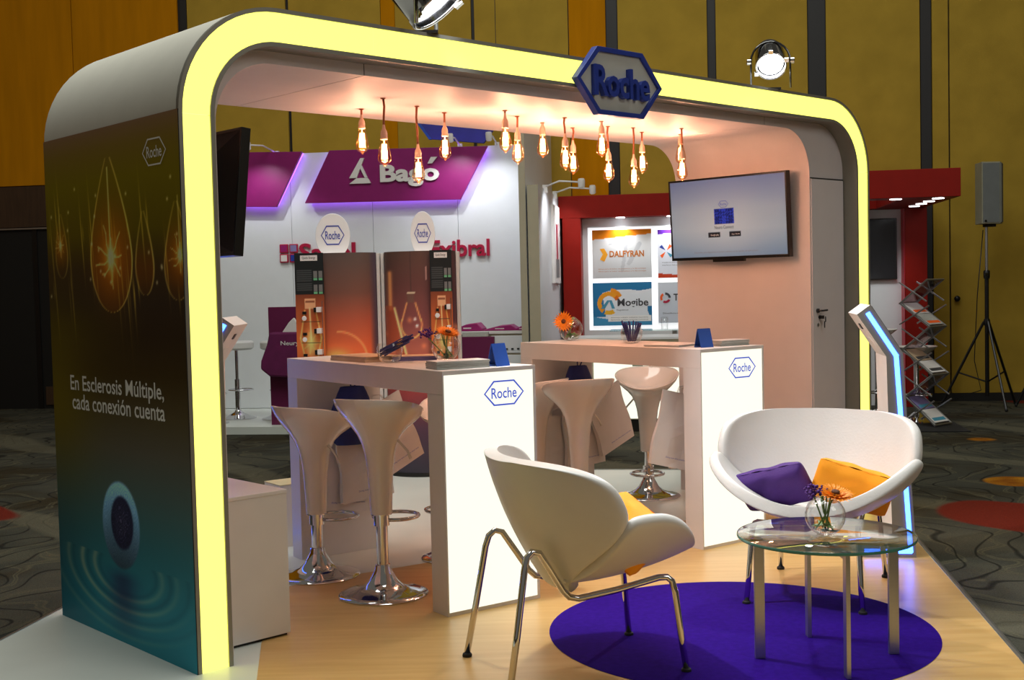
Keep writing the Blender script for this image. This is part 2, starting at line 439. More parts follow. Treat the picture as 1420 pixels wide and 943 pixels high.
# ============================================================ THE SETTING
FZ = -.03     # carpet level; the stand's platform top is z = 0
tag(MB().box(-17, 13, -4, 17.5, FZ-.1, FZ).build('floor', 'carpet'), kind='structure')
HP = lambda poly: [(hw(u, d, 0).x, hw(u, d, 0).y) for u, d in poly]
UL, UR, DF, DB = -5.915, -1.93, 11.3, 5.21
mat('whitelaminate', (216, 222, 216), .35, var=.03, scale=3)
pf = tag(MB().prism(HP([(UL, DF), (UR, DF), (UR, DB), (UL, DB)]), FZ, 0, 'z').build('floor_platform', 'whitelaminate'), kind='structure')
c = MB().prism([(-.80, 2.75), (hw(UR, DF, 0).x, hw(UR, DF, 0).y), (2.35, 7.89), (-1.02, 5.73), (-1.09, 5.66), (-1.03, 4.76), (-.953, 4.306)], 0, .002, 'z').build('wood_laminate_sheet', 'maple', pf)
for (a, b) in (((UL, DF), (UL, DB)), ((UR, DF), (UR, DB)), ((UL, DB), (UR, DB))):
    A_, B_ = hw(*a, 0), hw(*b, 0); t = (B_-A_).normalized(); n = Vector((t.y, -t.x, 0))
    ctr = hw((UL+UR)/2, (DF+DB)/2, 0)
    if n.dot(A_-ctr) < 0: n = -n
    m = MB(); q = [(0, .0035), (.012, .0035), (.045, FZ+.004), (.045, FZ), (0, FZ)]
    m.add([A_+n*x+Vector((0, 0, z)) for x, z in q]+[B_+n*x+Vector((0, 0, z)) for x, z in q],
          [(0, 1, 2, 3, 4), (9, 8, 7, 6, 5)]+[(i, (i+1) % 5, 5+(i+1) % 5, 5+i) for i in range(5)])
    m.build('edge_strip', 'aluminium', pf)

# back wall of the hall with its fabric panels and dark battens
wb = MB().box(-16, 8, .03, .3, FZ, 7).build('wall_back', 'battendark'); wb.location = HO; wb.rotation_euler = (0, 0, HYAW)
tag(wb, kind='structure')
def wpanel(u0, u1, m, z0=.06, z1=7, y0=-.01): return MB().box(u0, u1, y0, .03, z0, z1).build('fabric_panel', m, wb, bevel=.004)
for u0, u1, m in [(-16, -12.4, 'fabricwarm'), (-9.15, -7.9, 'fabricwall'), (-7.86, -6.72, 'fabricwall'), (-6.54, -5.62, 'fabricwall'), (-5.58, -4.47, 'fabricwall'),
                  (-4.46, -4.03, 'fabricwarm'), (-3.89, -2.865, 'fabricwall'), (-2.766, -1.74, 'fabricwall'), (-1.533, -.51, 'fabricwall'), (-.378, -.205, 'fabricwall'),
                  (1.05, 2.2, 'fabricwall'), (2.3, 3.4, 'fabricwall'), (3.5, 5, 'fabricwall')]:
    wpanel(u0, u1, m)
wpanel(-12.4, -10.67, 'fabricwarm', 2.79); wpanel(-10.66, -9.28, 'fabricwarm', 2.79)
for u0, u1, m in [(-6.715, -6.545, 'fabricwarm'), (-9.24, -9.16, 'battendark'), (-4.02, -3.9, 'battendark'), (-2.855, -2.775, 'battendark'), (-1.73, -1.543, 'battendark'), (-.5, -.388, 'battendark')]:
    MB().box(u0, u1, .005, .03, .06, 7).build('batten', m, wb)
MB().box(-9.15, 8, -.02, .03, FZ, .06).build('skirting', 'baseboard', wb)
d1 = MB().box(-12.4, -9.3, -.005, .03, FZ, 2.24).build('door_1', 'blackdoor'); d1.location = HO; d1.rotation_euler = (0, 0, HYAW); tag(d1, kind='structure')
MB().box(-12.4, -9.3, -.03, .03, 2.27, 2.78).build('lintel_board', 'darkwood', d1)
MB().box(-12.4, -9.3, -.04, .03, 2.24, 2.26).build('head_strip', 'aluminium', d1)
MB().box(-11.3, -11.24, -.02, .03, FZ, 2.24).build('door_jamb', 'black', d1)
MB().box(-11.2, -9.4, -.02, .03, .02, .25).build('kick_plate', 'darkwood', d1)
d2 = MB().box(-.19, .95, -.012, .03, .06, 7).build('door_2', 'fabricwall', bevel=.004); d2.location = HO; d2.rotation_euler = (0, 0, HYAW); tag(d2, kind='structure')
MB().lathe([(.012, 0), (.012, .03), (.03, .035), (.034, .05), (.028, .062), (0.001, .066)], 14, (-.135, -.012, 1.13), (0, -1, 0)).build('door_knob', 'black', d2, smooth=True)
# the yellow-lit hall wall continues round the corners, out of the frame
tag(MB().box(-17.2, -17, -4, 17.5, FZ, 7).build('wall_left', 'fabricwarm'), kind='structure')
tag(MB().box(13, 13.2, -4, 17.5, FZ, 7).build('wall_right', 'fabricwall'), kind='structure')

# ============================================================ THE LIT ARCH
AWID, AHGT, ADEP, RING = 4.722, 2.487, 1.207, .146
def arch_pts(l, r, top, rad, n=14, z0=0):
    P = [(l, z0), (l, (z0+top-rad)/2), (l, top-rad)]
    P += [(l+rad-rad*math.cos(PI/2*k/n), top-rad+rad*math.sin(PI/2*k/n)) for k in range(1, n+1)]
    m = 12
    P += [(l+rad+(r-l-2*rad)*k/m, top) for k in range(1, m)]
    P += [(r-rad+rad*math.sin(PI/2*k/n), top-rad+rad*math.cos(PI/2*k/n)) for k in range(0, n+1)]
    P += [(r, (z0+top-rad)/2), (r, z0)]
    return P
def off(o): return arch_pts(o, AWID-o, AHGT-o, .43-o)
arch = thing('lit_arch', 'grey arch stand with a glowing yellow front rim and a dark printed end panel', 'arch', AO, AYAW)
def band(b, outer, inner, y0, y1, i0=0, i1=None):
    i1 = len(outer)-1 if i1 is None else i1
    n = i1-i0+1; O_, I_ = outer[i0:i1+1], inner[i0:i1+1]
    vs = [(p[0], y, p[1]) for y in (y0, y1) for q in (O_, I_) for p in q]; fs = []
    for i in range(n-1):
        fs += [(i, i+1, n+i+1, n+i), (2*n+i+1, 2*n+i, 3*n+i, 3*n+i+1), (i+1, i, 2*n+i, 2*n+i+1), (n+i, n+i+1, 3*n+i+1, 3*n+i)]
    for e in (0, n-1): fs.append((e, n+e, 3*n+e, 2*n+e))
    return b.add(vs, fs)
band(MB(), off(0), off(.016), 0, .02).build('outer_rim', 'trim', arch, smooth='auto')
band(MB(), off(.129), off(RING), 0, .1).build('inner_rim', 'trim', arch, smooth='auto')
# the yellow diffuser, in the sections whose joints show
oo, ii = off(.0165), off(.1285)
npt = len(oo)
# section borders: left leg / left corner / beam / right corner / right leg
def cut_path(P, spec):
    """polyline indices where section borders fall: spec in index units"""
    return P
def section(i0, i1, g0=0, g1=0):
    o_, i_ = list(oo[i0:i1+1]), list(ii[i0:i1+1])
    def sh(q, e, g):
        a, b = Vector(q[e]), Vector(q[1 if e == 0 else -2]); t = (b-a).normalized(); q[e] = tuple(a+t*g)
    if g0: sh(o_, 0, g0); sh(i_, 0, g0)
    if g1: sh(o_, -1, g1); sh(i_, -1, g1)
    return band(MB(), o_, i_, .006, .10)
k1, k2, k3, k4 = 2, 17, 17+11, npt-3   # ends of arcs
# insert beam joints by choosing beam points near x=.886 and x=3.83
bx = [i for i in range(npt) if abs(oo[i][1]-(AHGT-.0165)) < 1e-4]
ja = min(bx, key=lambda i: abs(oo[i][0]-.886)); jb = min(bx, key=lambda i: abs(oo[i][0]-3.83))
for q in (oo, ii):
    q[ja] = (.886, q[ja][1]); q[jb] = (3.83, q[jb][1])
for a, b in ((0, k1), (k1, ja), (ja, jb), (jb, k4), (k4, npt-1)):
    section(a, b, .0015 if a else 0, .0015 if b < npt-1 else 0).build('light_strip', 'yellow', arch, smooth='auto')
# the deep body behind the rim: outer skin, soffit, end columns
body_out = off(.0042); body_in = arch_pts(.205, 4.205, 2.293, .25)
for q in (body_out, body_in): q[ja] = (.905, q[ja][1]); q[jb] = (3.75, q[jb][1])
for a, b in ((0, ja), (ja, jb), (jb, npt-1)):
    band(MB(), [p if a < i < b or i in (0, npt-1) else (p[0]+(.0025 if i == a else -.0025), p[1]) for i, p in enumerate(body_out)],
         [p if a < i < b or i in (0, npt-1) else (p[0]+(.0025 if i == a else -.0025), p[1]) for i, p in enumerate(body_in)], .1, 1.13, a, b).build('body_section', 'liner', arch, smooth='auto')
for jx in (.905, 3.75): MB().box(jx-.0024, jx+.0024, .102, 1.128, 2.296, 2.47).build('joint_filler', 'blackmatte', arch)
skin = off(0); sk2 = off(.0038)
band(MB(), skin, sk2, .0203, ADEP).build('outer_skin', 'shell', arch, smooth='auto')
# storage door in the right-hand column
dr = MB().box(4.215, 4.568, .092, .099, .01, 2.005).build('closet_door', 'liner', arch, bevel=.002)
MB().box(4.21, 4.572, .094, .1, 2.008, 2.014).build('door_gap', 'screwgrey', arch)
h = MB(); h.lathe([(.013, 0), (.013, .012)], 14, (4.262, .092, 1.205), (0, -1, 0)); h.tube([(4.262, .08, 1.205), (4.262, .062, 1.205), (4.275, .058, 1.205), (4.32, .058, 1.207)], .006)
h.build('handle', 'screwgrey', dr, smooth='auto')
h = MB(); h.lathe([(.012, 0), (.012, .006)], 14, (4.285, .092, 1.165), (0, -1, 0)); h.box(4.28, 4.288, .06, .086, 1.155, 1.175); h.lathe([(.016, 0), (.018, .003), (.016, .006)], 12, (4.3, .062, 1.152), (.6, -1, 0)); h.box(4.292, 4.298, .06, .064, 1.10, 1.14)
h.build('key', 'black', dr)
h = MB().lathe([(.01, 0), (.01, .004)], 10, (4.268, .092, 1.118), (0, -1, 0)).build('lock_rose', 'aluminium', dr)

# printed end panel (back edge at U=0, front edge at U=1)
GH = 2.071
_rs = np.random.RandomState(5)
def art_panel(U, V):
    y = (1-U)*ADEP; z = V*GH
    img = stops(V, [(0, (18, 84, 98)), (.10, (20, 78, 90)), (.2, (30, 68, 74)), (.30, (48, 62, 60)), (.38, (58, 56, 48)), (.45, (54, 47, 30)), (.53, (40, 30, 12)), (.60, (34, 24, 14)), (.66, (36, 27, 20)), (.73, (46, 34, 18)), (.80, (70, 60, 4)), (.9, (84, 74, 4)), (.96, (88, 72, 26)), (1, (94, 72, 52))])
    img = blend(img, (74, 64, 6), .8*glow(np.hypot((y-1.2)/.35, (z-.98)/.35), 1))
    img = blend(img, (70, 62, 6), .4*glow((z-1.25)/.12, 1)*np.clip((y-.3)/.8, 0, 1))
    img = blend(img, (20, 30, 40), .35*np.clip((.9-z)/.9, 0, 1)*np.clip((y-.8)/.4, 0, 1))
    # hanging drops
    def drop(img, cx, cz, w, top, bot, a, col=(196, 168, 80)):
        t = np.clip((z-bot)/(top-bot), 0, 1)
        hwid = w*np.where(t > .35, np.clip(1-((t-.35)/.66)**1.5, 0, 1)*.92+.08, np.sqrt(np.clip(1-((.35-t)/.35)**2, 0, 1)))
        d = np.abs(np.abs(y-cx)-hwid)
        inside = (np.abs(y-cx) < hwid) & (t > 0) & (t < 1)
        img = blend(img, (120, 58, 6), a*.55*inside*glow((z-cz)/(.22*w/.18), 1))
        on = ((z > bot) & (z < top))
        side = .55+.45*np.where(y < cx, 1, .4)
        return blend(img, col, a*on*side*np.clip(glow(d, .0055)*1.0, 0, 1)*(.35+.65*glow((t-.45)/.5, 1)))
    def neuron(img, cx, cz, s, a):
        r = np.hypot(y-cx, (z-cz)*.85)
        img = blend(img, (176, 92, 10), a*.6*glow(r, .13*s))
        img = blend(img, (206, 170, 70), a*.6*glow(r, .05*s))
        img = blend(img, (200, 205, 180), a*.95*glow(np.hypot(y-cx, (z-cz)*.6), .024*s))
        rs = np.random.RandomState(3)
        for k in range(9):
            an = k*2*PI/9+.3; x0, z0 = cx, cz; L = .05*s*(.8+.5*rs.rand())
            for j in range(3):
                x1, z1 = x0+L*math.cos(an), z0+L*math.sin(an)
                img = blend(img, (208, 172, 96), a*.8*glow(seg_dist(y, z, x0, z0, x1, z1), .0034*s)); x0, z0 = x1, z1; an += rs.uniform(-.6, .6); L *= .75
        img = blend(img, (210, 190, 110), a*.75*glow(y-cx-.02*(z-cz), .005*s)*((z > cz) & (z < cz+.36*s)))
        img = blend(img, (200, 160, 70), a*.6*glow(y-cx, .005*s)*((z < cz) & (z > cz-.11*s)))
        return img
    img = drop(img, .588, 1.53, .185, 1.95, 1.335, .9); img = neuron(img, .588, 1.553, 1, .95)
    img = drop(img, .30, 1.50, .075, 1.72, 1.40, .7); img = drop(img, .04, 1.52, .10, 1.74, 1.38, .75); img = neuron(img, .02, 1.545, .6, .8)
    img = drop(img, 1.06, 1.60, .06, 1.75, 1.48, .45); img = neuron(img, 1.07, 1.62, .45, .6)
    for k in range(34):
        cx = _rs.uniform(0, 1.2); z0 = _rs.uniform(1.35, 1.75); L = _rs.uniform(.03, .16)
        img = blend(img, (190, 160, 60), _rs.uniform(.2, .55)*glow(y-cx-.1*(z-z0), .0045)*glow((z-z0)/L, 1))
    for k in range(24):
        cx = _rs.uniform(0, 1.2); z0 = _rs.uniform(1.35, 1.85)
        img = blend(img, (220, 205, 150), .55*glow(np.hypot(y-cx, z-z0), .007))
    # blue cell over rippled water
    cx, cz = .592, .478
    for rr, a in ((.30, .45), (.42, .5), (.56, .35), (.7, .2)):
        d = np.hypot(y-cx+.04, (z-.30)*2.6)
        low = (z < .34)
        img = blend(img, (126, 124, 96), a*low*glow(d-rr, .022)*np.clip(.5+.6*np.sin(3*(y-cx)+1), .1, 1))
        img = blend(img, (10, 40, 50), a*.6*low*glow(d-rr+.05, .02))
    img = blend(img, (20, 24, 48), .7*glow((y-cx)/.12, 1)*np.clip((.31-z)/.05, 0, 1)*np.clip(z/.2, 0, 1))
    e = np.hypot((y-cx)/.172, (z-cz)/.182)
    rim = np.clip((1-e)*14, 0, 1)
    tone = np.clip(.5+.5*(e-.45)*1.4, 0, 1)
    nz = .5+.5*np.sin(90*y+14*np.sin(60*z))*np.sin(70*z+9*np.sin(50*y))
    lt = np.clip(.72+.42*(z-cz)/.18, .3, 1.1); tn = .62+.38*tone; cell = [(84*tn+30*nz)*lt, (128*tn+30*nz)*lt, (166*tn+24*nz)*lt]
    img = [i*(1-rim)+c*rim for i, c in zip(img, cell)]
    e2 = np.hypot((y-cx+.012)/.105, (z-cz-.012)/.115)
    core = np.clip((1-e2)*8, 0, 1)
    img = [i*(1-core*.92)+c*core*.92 for i, c in zip(img, [14+60*nz**3*glow(e2, .7), 14+54*nz**3*glow(e2, .7), 30+64*nz**3*glow(e2, .8)])]
    return [np.clip(i*1.0, 0, 255) for i in img]
gp = print_part('graphic_panel', arch, art_panel, 230, 400, 'print', org=(-.004, ADEP, 0), ux=(0, -ADEP, 0), uy=(0, 0, GH), gain=3.2)
MB().box(-.0035, 0, 0, ADEP, 0, GH).build('panel_backing', 'blackmatte', arch)
UXs, UYs = (0, -1, 0), (0, 0, 1)
hexlogo(gp, (-.0045, .189, 1.935), UXs, UYs, .19, .102, 'palelogo', line=.045, lift=.001)
text_part('slogan_letter', 'En Esclerosis Múltiple,', 'palelogo', gp, (-.0045, .6, 1.028), UXs, UYs, .84, .083, bold=.012, lift=.001, split=True)
text_part('slogan_letter', 'cada conexión cuenta', 'palelogo', gp, (-.0045, .592, .958), UXs, UYs, .83, .066, bold=.012, lift=.001, split=True)

# hexagonal sign on the beam
sg = thing('hexagon_sign', 'grey hexagonal sign with a blue rim and raised blue lettering on the arch beam', 'sign', aw(2.352, -.022, 2.381), AYAW)
o6, i6 = hexagon(.625, .325, .235), hexagon(.57, .278, .235)
MB().frame(o6, i6, -.020, .018, 'y').build('rim', 'signblue', sg, bevel=.002)
MB().prism(i6, -.006, .016, 'y').build('face', 'signface', sg)
text_part('letter', 'Roche', 'signblue', sg, (0, -.007, -.002), (1, 0, 0), (0, 0, 1), .40, .148, depth=.028, bold=.022, split=True)
h = MB(); h.box(-.05, .05, .016, .0215, -.02, .05).build('bracket', 'trim', sg)

# filament bulbs under the soffit
BUL = [(501, 151, 214), (531, 136, 231), (578, 147, 255), (616, 156, 223), (700, 153, 212), (717, 161, 228), (752, 170, 219), (783, 163, 236), (794, 177, 242), (834, 168, 218), (843, 175, 253), (878, 177, 261), (890, 183, 241), (945, 178, 251), (943.5, 186, 229)]
def unproject(px, py, z):
    cr, sr = math.cos(ROLL), math.sin(ROLL); a, b = px-710, py-471.5
    u = (a*cr+b*sr)/FPX; v = (-a*sr+b*cr)/FPX; c, s = math.cos(PITCH), math.sin(PITCH)
    d = Vector((u, c-v*s, -s-v*c)); return Vector((0, 0, CAMH))+d*((z-CAMH)/d.z)
def z_at(px, py, P):   # height of a pixel above ground point P
    cr, sr = math.cos(ROLL), math.sin(ROLL); a, b = px-710, py-471.5
    v = (-a*sr+b*cr)/FPX; c, s = math.cos(PITCH), math.sin(PITCH)
    return CAMH+P.y*(-s-v*c)/(c-v*s)
ORD = ['first', 'second', 'third', 'fourth', 'fifth', 'sixth', 'seventh', 'eighth', 'ninth', 'tenth', 'eleventh', 'twelfth', 'thirteenth', 'fourteenth', 'fifteenth']
gl = MB().lathe([(.013, .0), (.015, -.012), (.021, -.04), (.029, -.075), (.032, -.098), (.030, -.112), (.021, -.124), (.010, -.130), (.005, -.138), (.001, -.140)], 16, cap=False)
glass_me = gl.build('glass_envelope', 'bulbglass', smooth=True)
fm = MB()
for k in range(8):
    a0 = 2*PI*k/8; fm.tube([(.009*math.cos(a0), .009*math.sin(a0), -.036), (.0125*math.cos(a0+.2), .0125*math.sin(a0+.2), -.106)], .0036, 6)
fm.tube([(0, 0, -.02), (0, 0, -.05)], .003, 6)
fil_me = fm.build('filament', 'filament')
so = MB().lathe([(.004, .062), (.006, .05), (.008, .035), (.014, .024), (.0165, .012), (.0165, -.006), (.0175, -.007), (.0175, -.014), (.014, -.016)], 16).build('socket', 'socket', smooth='auto')
order = sorted(range(15), key=lambda i: BUL[i][0])
for rank, i in enumerate(order):
    px, py, pb = BUL[i]
    C_ = unproject(px, py, 2.293); zb = z_at(px, pb, C_); zs = zb+.14
    L = 2.293-zs
    ln = 'long' if L > .19 else ('short' if L < .1 else 'medium')
    th = thing('pendant_bulb', '%s filament bulb from the left, hanging on a %s copper cord under the arch' % (ORD[rank], ln), 'bulb', (C_.x, C_.y, zs), .37*i, 'filament bulbs hanging under the arch')
    if i == order[0]: g, f, s_ = glass_me, fil_me, so
    else:
        g, f, s_ = glass_me.copy(), fil_me.copy(), so.copy()
        for q in (g, f, s_): COL.objects.link(q)
    for q in (g, f, s_): q.parent = th
    bend = .006*math.sin(i*2.1)
    MB().tube([(0, 0, .05), (.3*bend, 0, .05+(L-.05)*.35), (bend, 0, .05+(L-.05)*.7), (.2*bend, 0, L)], .0056, 7).build('cord', 'copperwire', th, smooth=True)
    MB().lathe([(.012, L-.004), (.012, L)], 12).build('ceiling_cap', 'copperwire', th)
    lo = light('bulb_light', 'POINT', (0, 0, -.075), 11, (1, .52, .37), .02); lo.parent = th

# television on the right-hand inner wall
def tv(name, label, loc, rz, tilt, w, h, lit):
    t = thing(name, label, 'television', loc, rz)
    t.rotation_euler = (tilt, 0, rz)       # screen looks along local -y
    b = MB().frame([(-w/2, -h/2), (w/2, -h/2), (w/2, h/2), (-w/2, h/2)], [(-w/2+.012, -h/2+.018), (w/2-.012, -h/2+.018), (w/2-.012, h/2-.012), (-w/2+.012, h/2-.012)], -.012, .03, 'y')
    b.build('bezel', 'black', t, bevel=.002)
    q = MB(); X = w/2-.01; Z = h/2-.01
    q.add([(-X, .028, -Z), (X, .028, -Z), (X, .028, Z), (-X, .028, Z), (-X*.7, .07, -Z*.75), (X*.7, .07, -Z*.75), (X*.7, .07, Z*.6), (-X*.7, .07, Z*.6)], [(0, 1, 2, 3), (7, 6, 5, 4), (0, 4, 5, 1), (1, 5, 6, 2), (2, 6, 7, 3), (3, 7, 4, 0)])
    q.build('back_cover', 'blackmatte', t)
    return t
tvr = tv('television', 'flat television showing a pale blue app screen on the peach-lit arch wall', aw(4.135, .66, 1.80), AYAW-PI/2, R(3), .915, .525, 1)
def scr(U, V):
    img = stops(V, [(0, (96, 124, 152)), (.35, (128, 150, 166)), (.6, (120, 140, 158)), (1, (88, 106, 142))])
    img = blend(img, (160, 176, 182), .5*glow(np.hypot((U-.45)/.35, (V-.35)/.35), 1))
    X = (U-.475)*1.74; Y = V
    d = np.maximum(np.abs(X)-.148, np.abs(Y-.515)-.10)
    cell = .5+.5*np.sin(95*X+3*np.sin(40*Y))*np.sin(80*Y+2*np.sin(60*X))
    a = 1.0*(d < 0)
    img = [i*(1-a)+c*a for i, c in zip(img, [14+26*cell, 22+40*cell, 60+130*cell])]
    for x0 in (-.16, .155):
        d = np.maximum(np.abs(X-x0)-.088, np.abs(Y-.285)-.03); img = blend(img, (26, 34, 44), 1.0*(d < 0))
    return img
sp = print_part('screen', tvr, scr, 150, 90, 'screenprint', org=(-.445, -.008, -.244), ux=(.89, 0, 0), uy=(0, 0, .494))
hexlogo(sp, (-.022, -.0085, .088), (1, 0, 0), (0, 0, 1), .08, .042, 'logoblue', line=.06, lift=.0006)
text_part('caption', 'Neuro Connect', 'darktext', sp, (-.022, -.009, -.058), (1, 0, 0), (0, 0, 1), .15, .022, lift=.0006)
text_part('badge_lettering', 'Google play', 'plugwhite', sp, (-.098, -.009, -.106), (1, 0, 0), (0, 0, 1), .065, .014, lift=.0006)
text_part('badge_lettering', 'App Store', 'plugwhite', sp, (.064, -.009, -.106), (1, 0, 0), (0, 0, 1), .062, .012, lift=.0006)
text_part('footnote', 'Disponible para dispositivos móviles y tabletas en las tiendas de aplicaciones', 'greytext', sp, (-.02, -.009, -.215), (1, 0, 0), (0, 0, 1), .5, .012, lift=.0006)
MB().box(-.12, .12, -.014, .01, -.278, -.262).build('sensor_bar', 'black', tvr)
MB().box(-.15, .15, .06, .075, -.12, .12).build('wall_mount', 'blackmatte', tvr)
tvl = tv('television', 'dark television seen edge-on inside the left leg of the arch', aw(.385, .66, 1.80), AYAW+PI/2, R(6), .90, .51, 0)
MB().box(-.438, .438, -.010, -.004, -.235, .243).build('screen', 'greyscreen', tvl)
MB().box(-.12, .12, .06, .18, -.1, .1).build('wall_mount', 'blackmatte', tvl)

# stage lamps on top of the beam
def stage_lamp(label, pos, target, r, power, spot, glowm='lampglow', yoke_drop=.16):
    t = thing('stage_lamp', label, 'lamp', pos)
    q = (Vector(target)-Vector(pos)).to_track_quat('-Z', 'Y'); ax = q @ Vector((0, 0, -1)); sd = q @ Vector((1, 0, 0)); up = q @ Vector((0, 1, 0))
    k = r/.10
    MB().lathe([(.03*k, -.20*k), (.06*k, -.19*k), (.092*k, -.13*k), (.10*k, -.06*k), (.10*k, .05*k), (.104*k, .05*k), (.104*k, .065*k), (.092*k, .065*k), (.085*k, .02*k), (.08*k, .0)], 28, (0, 0, 0), ax, cap=False).build('housing', 'darkchrome', t, smooth='auto')
    MB().lathe([(.082*k, .036*k), (.05*k, .044*k), (.001, .048*k)], 24, (0, 0, 0), ax, cap=False).build('lens', glowm, t, smooth=True)
    MB().tube([Vector(ax)*.066*k+(sd*math.cos(a)+up*math.sin(a))*.098*k for a in [2*PI*i/28 for i in range(28)]], .006*k, 6, closed=True).build('front_ring', 'chrome', t, smooth=True)
    hs = Vector((ax.y, -ax.x, 0)).normalized()
    y = MB(); arc = [hs*math.cos(a)*.13*k+Vector((0, 0, math.sin(a)*.13*k)) for a in [PI*i/12 for i in range(13)]]
    arc = [arc[0]-Vector((0, 0, yoke_drop))]+arc+[arc[-1]-Vector((0, 0, yoke_drop))]
    y.tube(arc, .007*k, 6)
    y.build('yoke', 'darkchrome', t, smooth=True)
    for s in (-1, 1): MB().lathe([(.012*k, 0), (.02*k, .005), (.02*k, .03*k), (.008, .035*k)], 10, hs*s*.125*k, hs*s).build('knob', 'chrome', t, smooth='auto')
    b = MB(); b.box(-.05, .05, -.04, .04, -yoke_drop-.012, -yoke_drop); b.build('clamp_plate', 'darkchrome', t)
    for a in (-1, 1, 2.2):
        MB().obox(Vector(ax)*.072*k+(sd*math.cos(a+.5)+up*math.sin(a+.5))*.108*k, sd*.014*k, up*.014*k, Vector(ax)*.006*k).build('frame_clip', 'chrome', t)
    MB().tube([-Vector(ax)*.19*k, -Vector(ax)*.25*k+Vector((0, 0, -.02)), -Vector(ax)*.27*k+Vector((0, 0, -yoke_drop*.6)), -Vector(ax)*.22*k+Vector((0, 0, -yoke_drop))], .005, 6).build('cable', 'black', t, smooth=True)
    lo = light('stage_lamp_beam', 'SPOT', Vector(ax)*.09*k, power, (.96, .97, 1.0), .06, spot=spot, blend=.45)
    lo.rotation_euler = q.to_euler(); lo.parent = t
    return t
stage_lamp('lit stage lamp facing the camera on the right end of the arch', aw(3.745, .05, 2.652), (1.1, 3.9, .0), .085, 115, R(75), yoke_drop=.155)
stage_lamp('large stage lamp on the left part of the arch beam, tilted down to the right', aw(1.19, .03, 2.675), (1.5, 4.9, .35), .14, 160, R(80), yoke_drop=.178)

# ============================================================ FURNITURE OF THE STAND
# low white storage box beside the left leg
bx_ = thing('storage_box', 'low plain white storage box beside the left leg of the arch', 'box', aw(.365, .42, 0), AYAW)
MB().box(-.15, .152, -.235, .235, .012, .585).build('body', 'counter', bx_, bevel=.002)
MB().box(-.152, .154, -.237, .237, .585, .6).build('lid', 'counter', bx_, bevel=.002)
MB().box(-.14, .142, -.222, .222, 0, .012).build('plinth', 'black', bx_)
cb = thing('cardboard_box', 'small pale cardboard box on the floor beside the left counter leg', 'box', (-1.245, 6.68, 0), R(36))
MB().box(-.12, .12, -.1, .1, 0, .34).build('carton_body', 'paper', cb, bevel=.002)
MB().box(-.121, .0, -.101, .101, .34, .344).build('carton_flap', 'carton', cb); MB().box(.001, .121, -.101, .101, .34, .344).build('carton_flap', 'carton', cb)

# two bar counters with a glowing end panel
C1 = (Vector((-.2972, 5.066, 0)), .618); C2 = (Vector((.9728, 6.2266, 0)), .6474)
CW, CL, CH = .487, 1.527, 1.05
def cl(C, x, y, z=0):
    c, s = math.cos(C[1]), math.sin(C[1]); return C[0]+Vector((x*c-y*s, x*s+y*c, z))
def counter(C, label):
    t = thing('bar_counter', label, 'counter', C[0], C[1])
    MB().box(0, CW, .004, CL, .95, CH).build('top', 'counter', t, bevel=.0015)
    MB().box(0, CW, CL-.11, CL, 0, .9495).build('leg_panel', 'counter', t, bevel=.0015)
    e = MB().box(0, CW, .004, .126, 0, .9495).build('light_box', 'counter', t, bevel=.0015)
    fr_ = MB().frame([(0, 0), (CW, 0), (CW, CH), (0, CH)], [(.006, .018), (CW-.014, .018), (CW-.014, CH-.018), (.006, CH-.018)], 0, .004, 'y').build('panel_frame', 'counter', e)
    p = MB().box(.006, CW-.014, .0015, .004, .018, CH-.018).build('glowing_panel', 'panel', e)
    hexlogo(t, (.316, .0015, .938), (1, 0, 0), (0, 0, 1), .214, .11, 'logolit', line=.05, lift=.0012)
    return t
counter(C1, 'bar counter nearer the left leg of the arch, with a glowing white end')
counter(C2, 'bar counter under the lit television, behind the two lounge chairs')

# bar stools: tulip seat, lever, gas column, foot ring, trumpet base
def make_stool(rim, rz_):
    t = thing('bar_stool', '', 'stool')
    low = rim-.49
    prof = [(.050, 0), (.054, .10), (.060, .2), (.069, .27), (.081, .32), (.101, .365), (.130, .405), (.162, .44), (.188, .475), (.203, .51)]
    n = 40; rows = []
    def pt(r, z, a):
        w = max(0, (z-.33)/.18)
        fl = max(0, min(1, (r-.06)/.145))
        up = (.060*math.cos(a)-.012*math.cos(2*a))*w*fl**.5-.02*w
        return ((r*(1+.03*fl*math.sin(a)**2))*math.sin(a), -r*math.cos(a), low+z+up)   # back of the seat towards -y
    for r, z in prof: rows.append([pt(r, z, 2*PI*k/n) for k in range(n+1)])
    for r, z in [(.2, .514), (.19, .505), (.165, .482), (.13, .455), (.09, .437), (.05, .43), (.002, .428)]: rows.append([pt(r, z, 2*PI*k/n) for k in range(n+1)])
    MB().grid(rows).build('seat_shell', 'abs', t, smooth=True)
    MB().lathe([(.049, low-.004), (.049, low+.006)], 24).build('seat_collar', 'chrome', t, smooth='auto')
    MB().lathe([(.027, .06), (.027, low)], 20).build('gas_column', 'chrome', t, smooth='auto')
    MB().lathe([(.036, rz_-.02), (.036, rz_+.03)], 20).build('foot_ring_collar', 'chrome', t, smooth='auto')
    ring = []
    for k in range(26):
        a = 2*PI*k/26; ring.append((.105*math.sin(a), .13-.105*math.cos(a)*1.0, rz_))
    MB().tube(ring, .009, 8, closed=True).build('foot_ring', 'chrome', t, smooth=True)
    MB().lathe([(.205, 0), (.206, .006), (.2, .012), (.17, .018), (.125, .028), (.09, .043), (.066, .066), (.05, .095), (.038, .115), (.034, .14), (.028, .141)], 40).build('base', 'darkchrome' if False else 'chrome', t, smooth='auto')
    MB().tube([(.03, 0, low+.36), (.09, .01, low+.34), (.135, .02, low+.29), (.15, .022, low+.255)], [.006, .006, .006, .008], 7).build('lever', 'abs', t, smooth=True)
    return t
SG = 'white tulip bar stools at the counters'
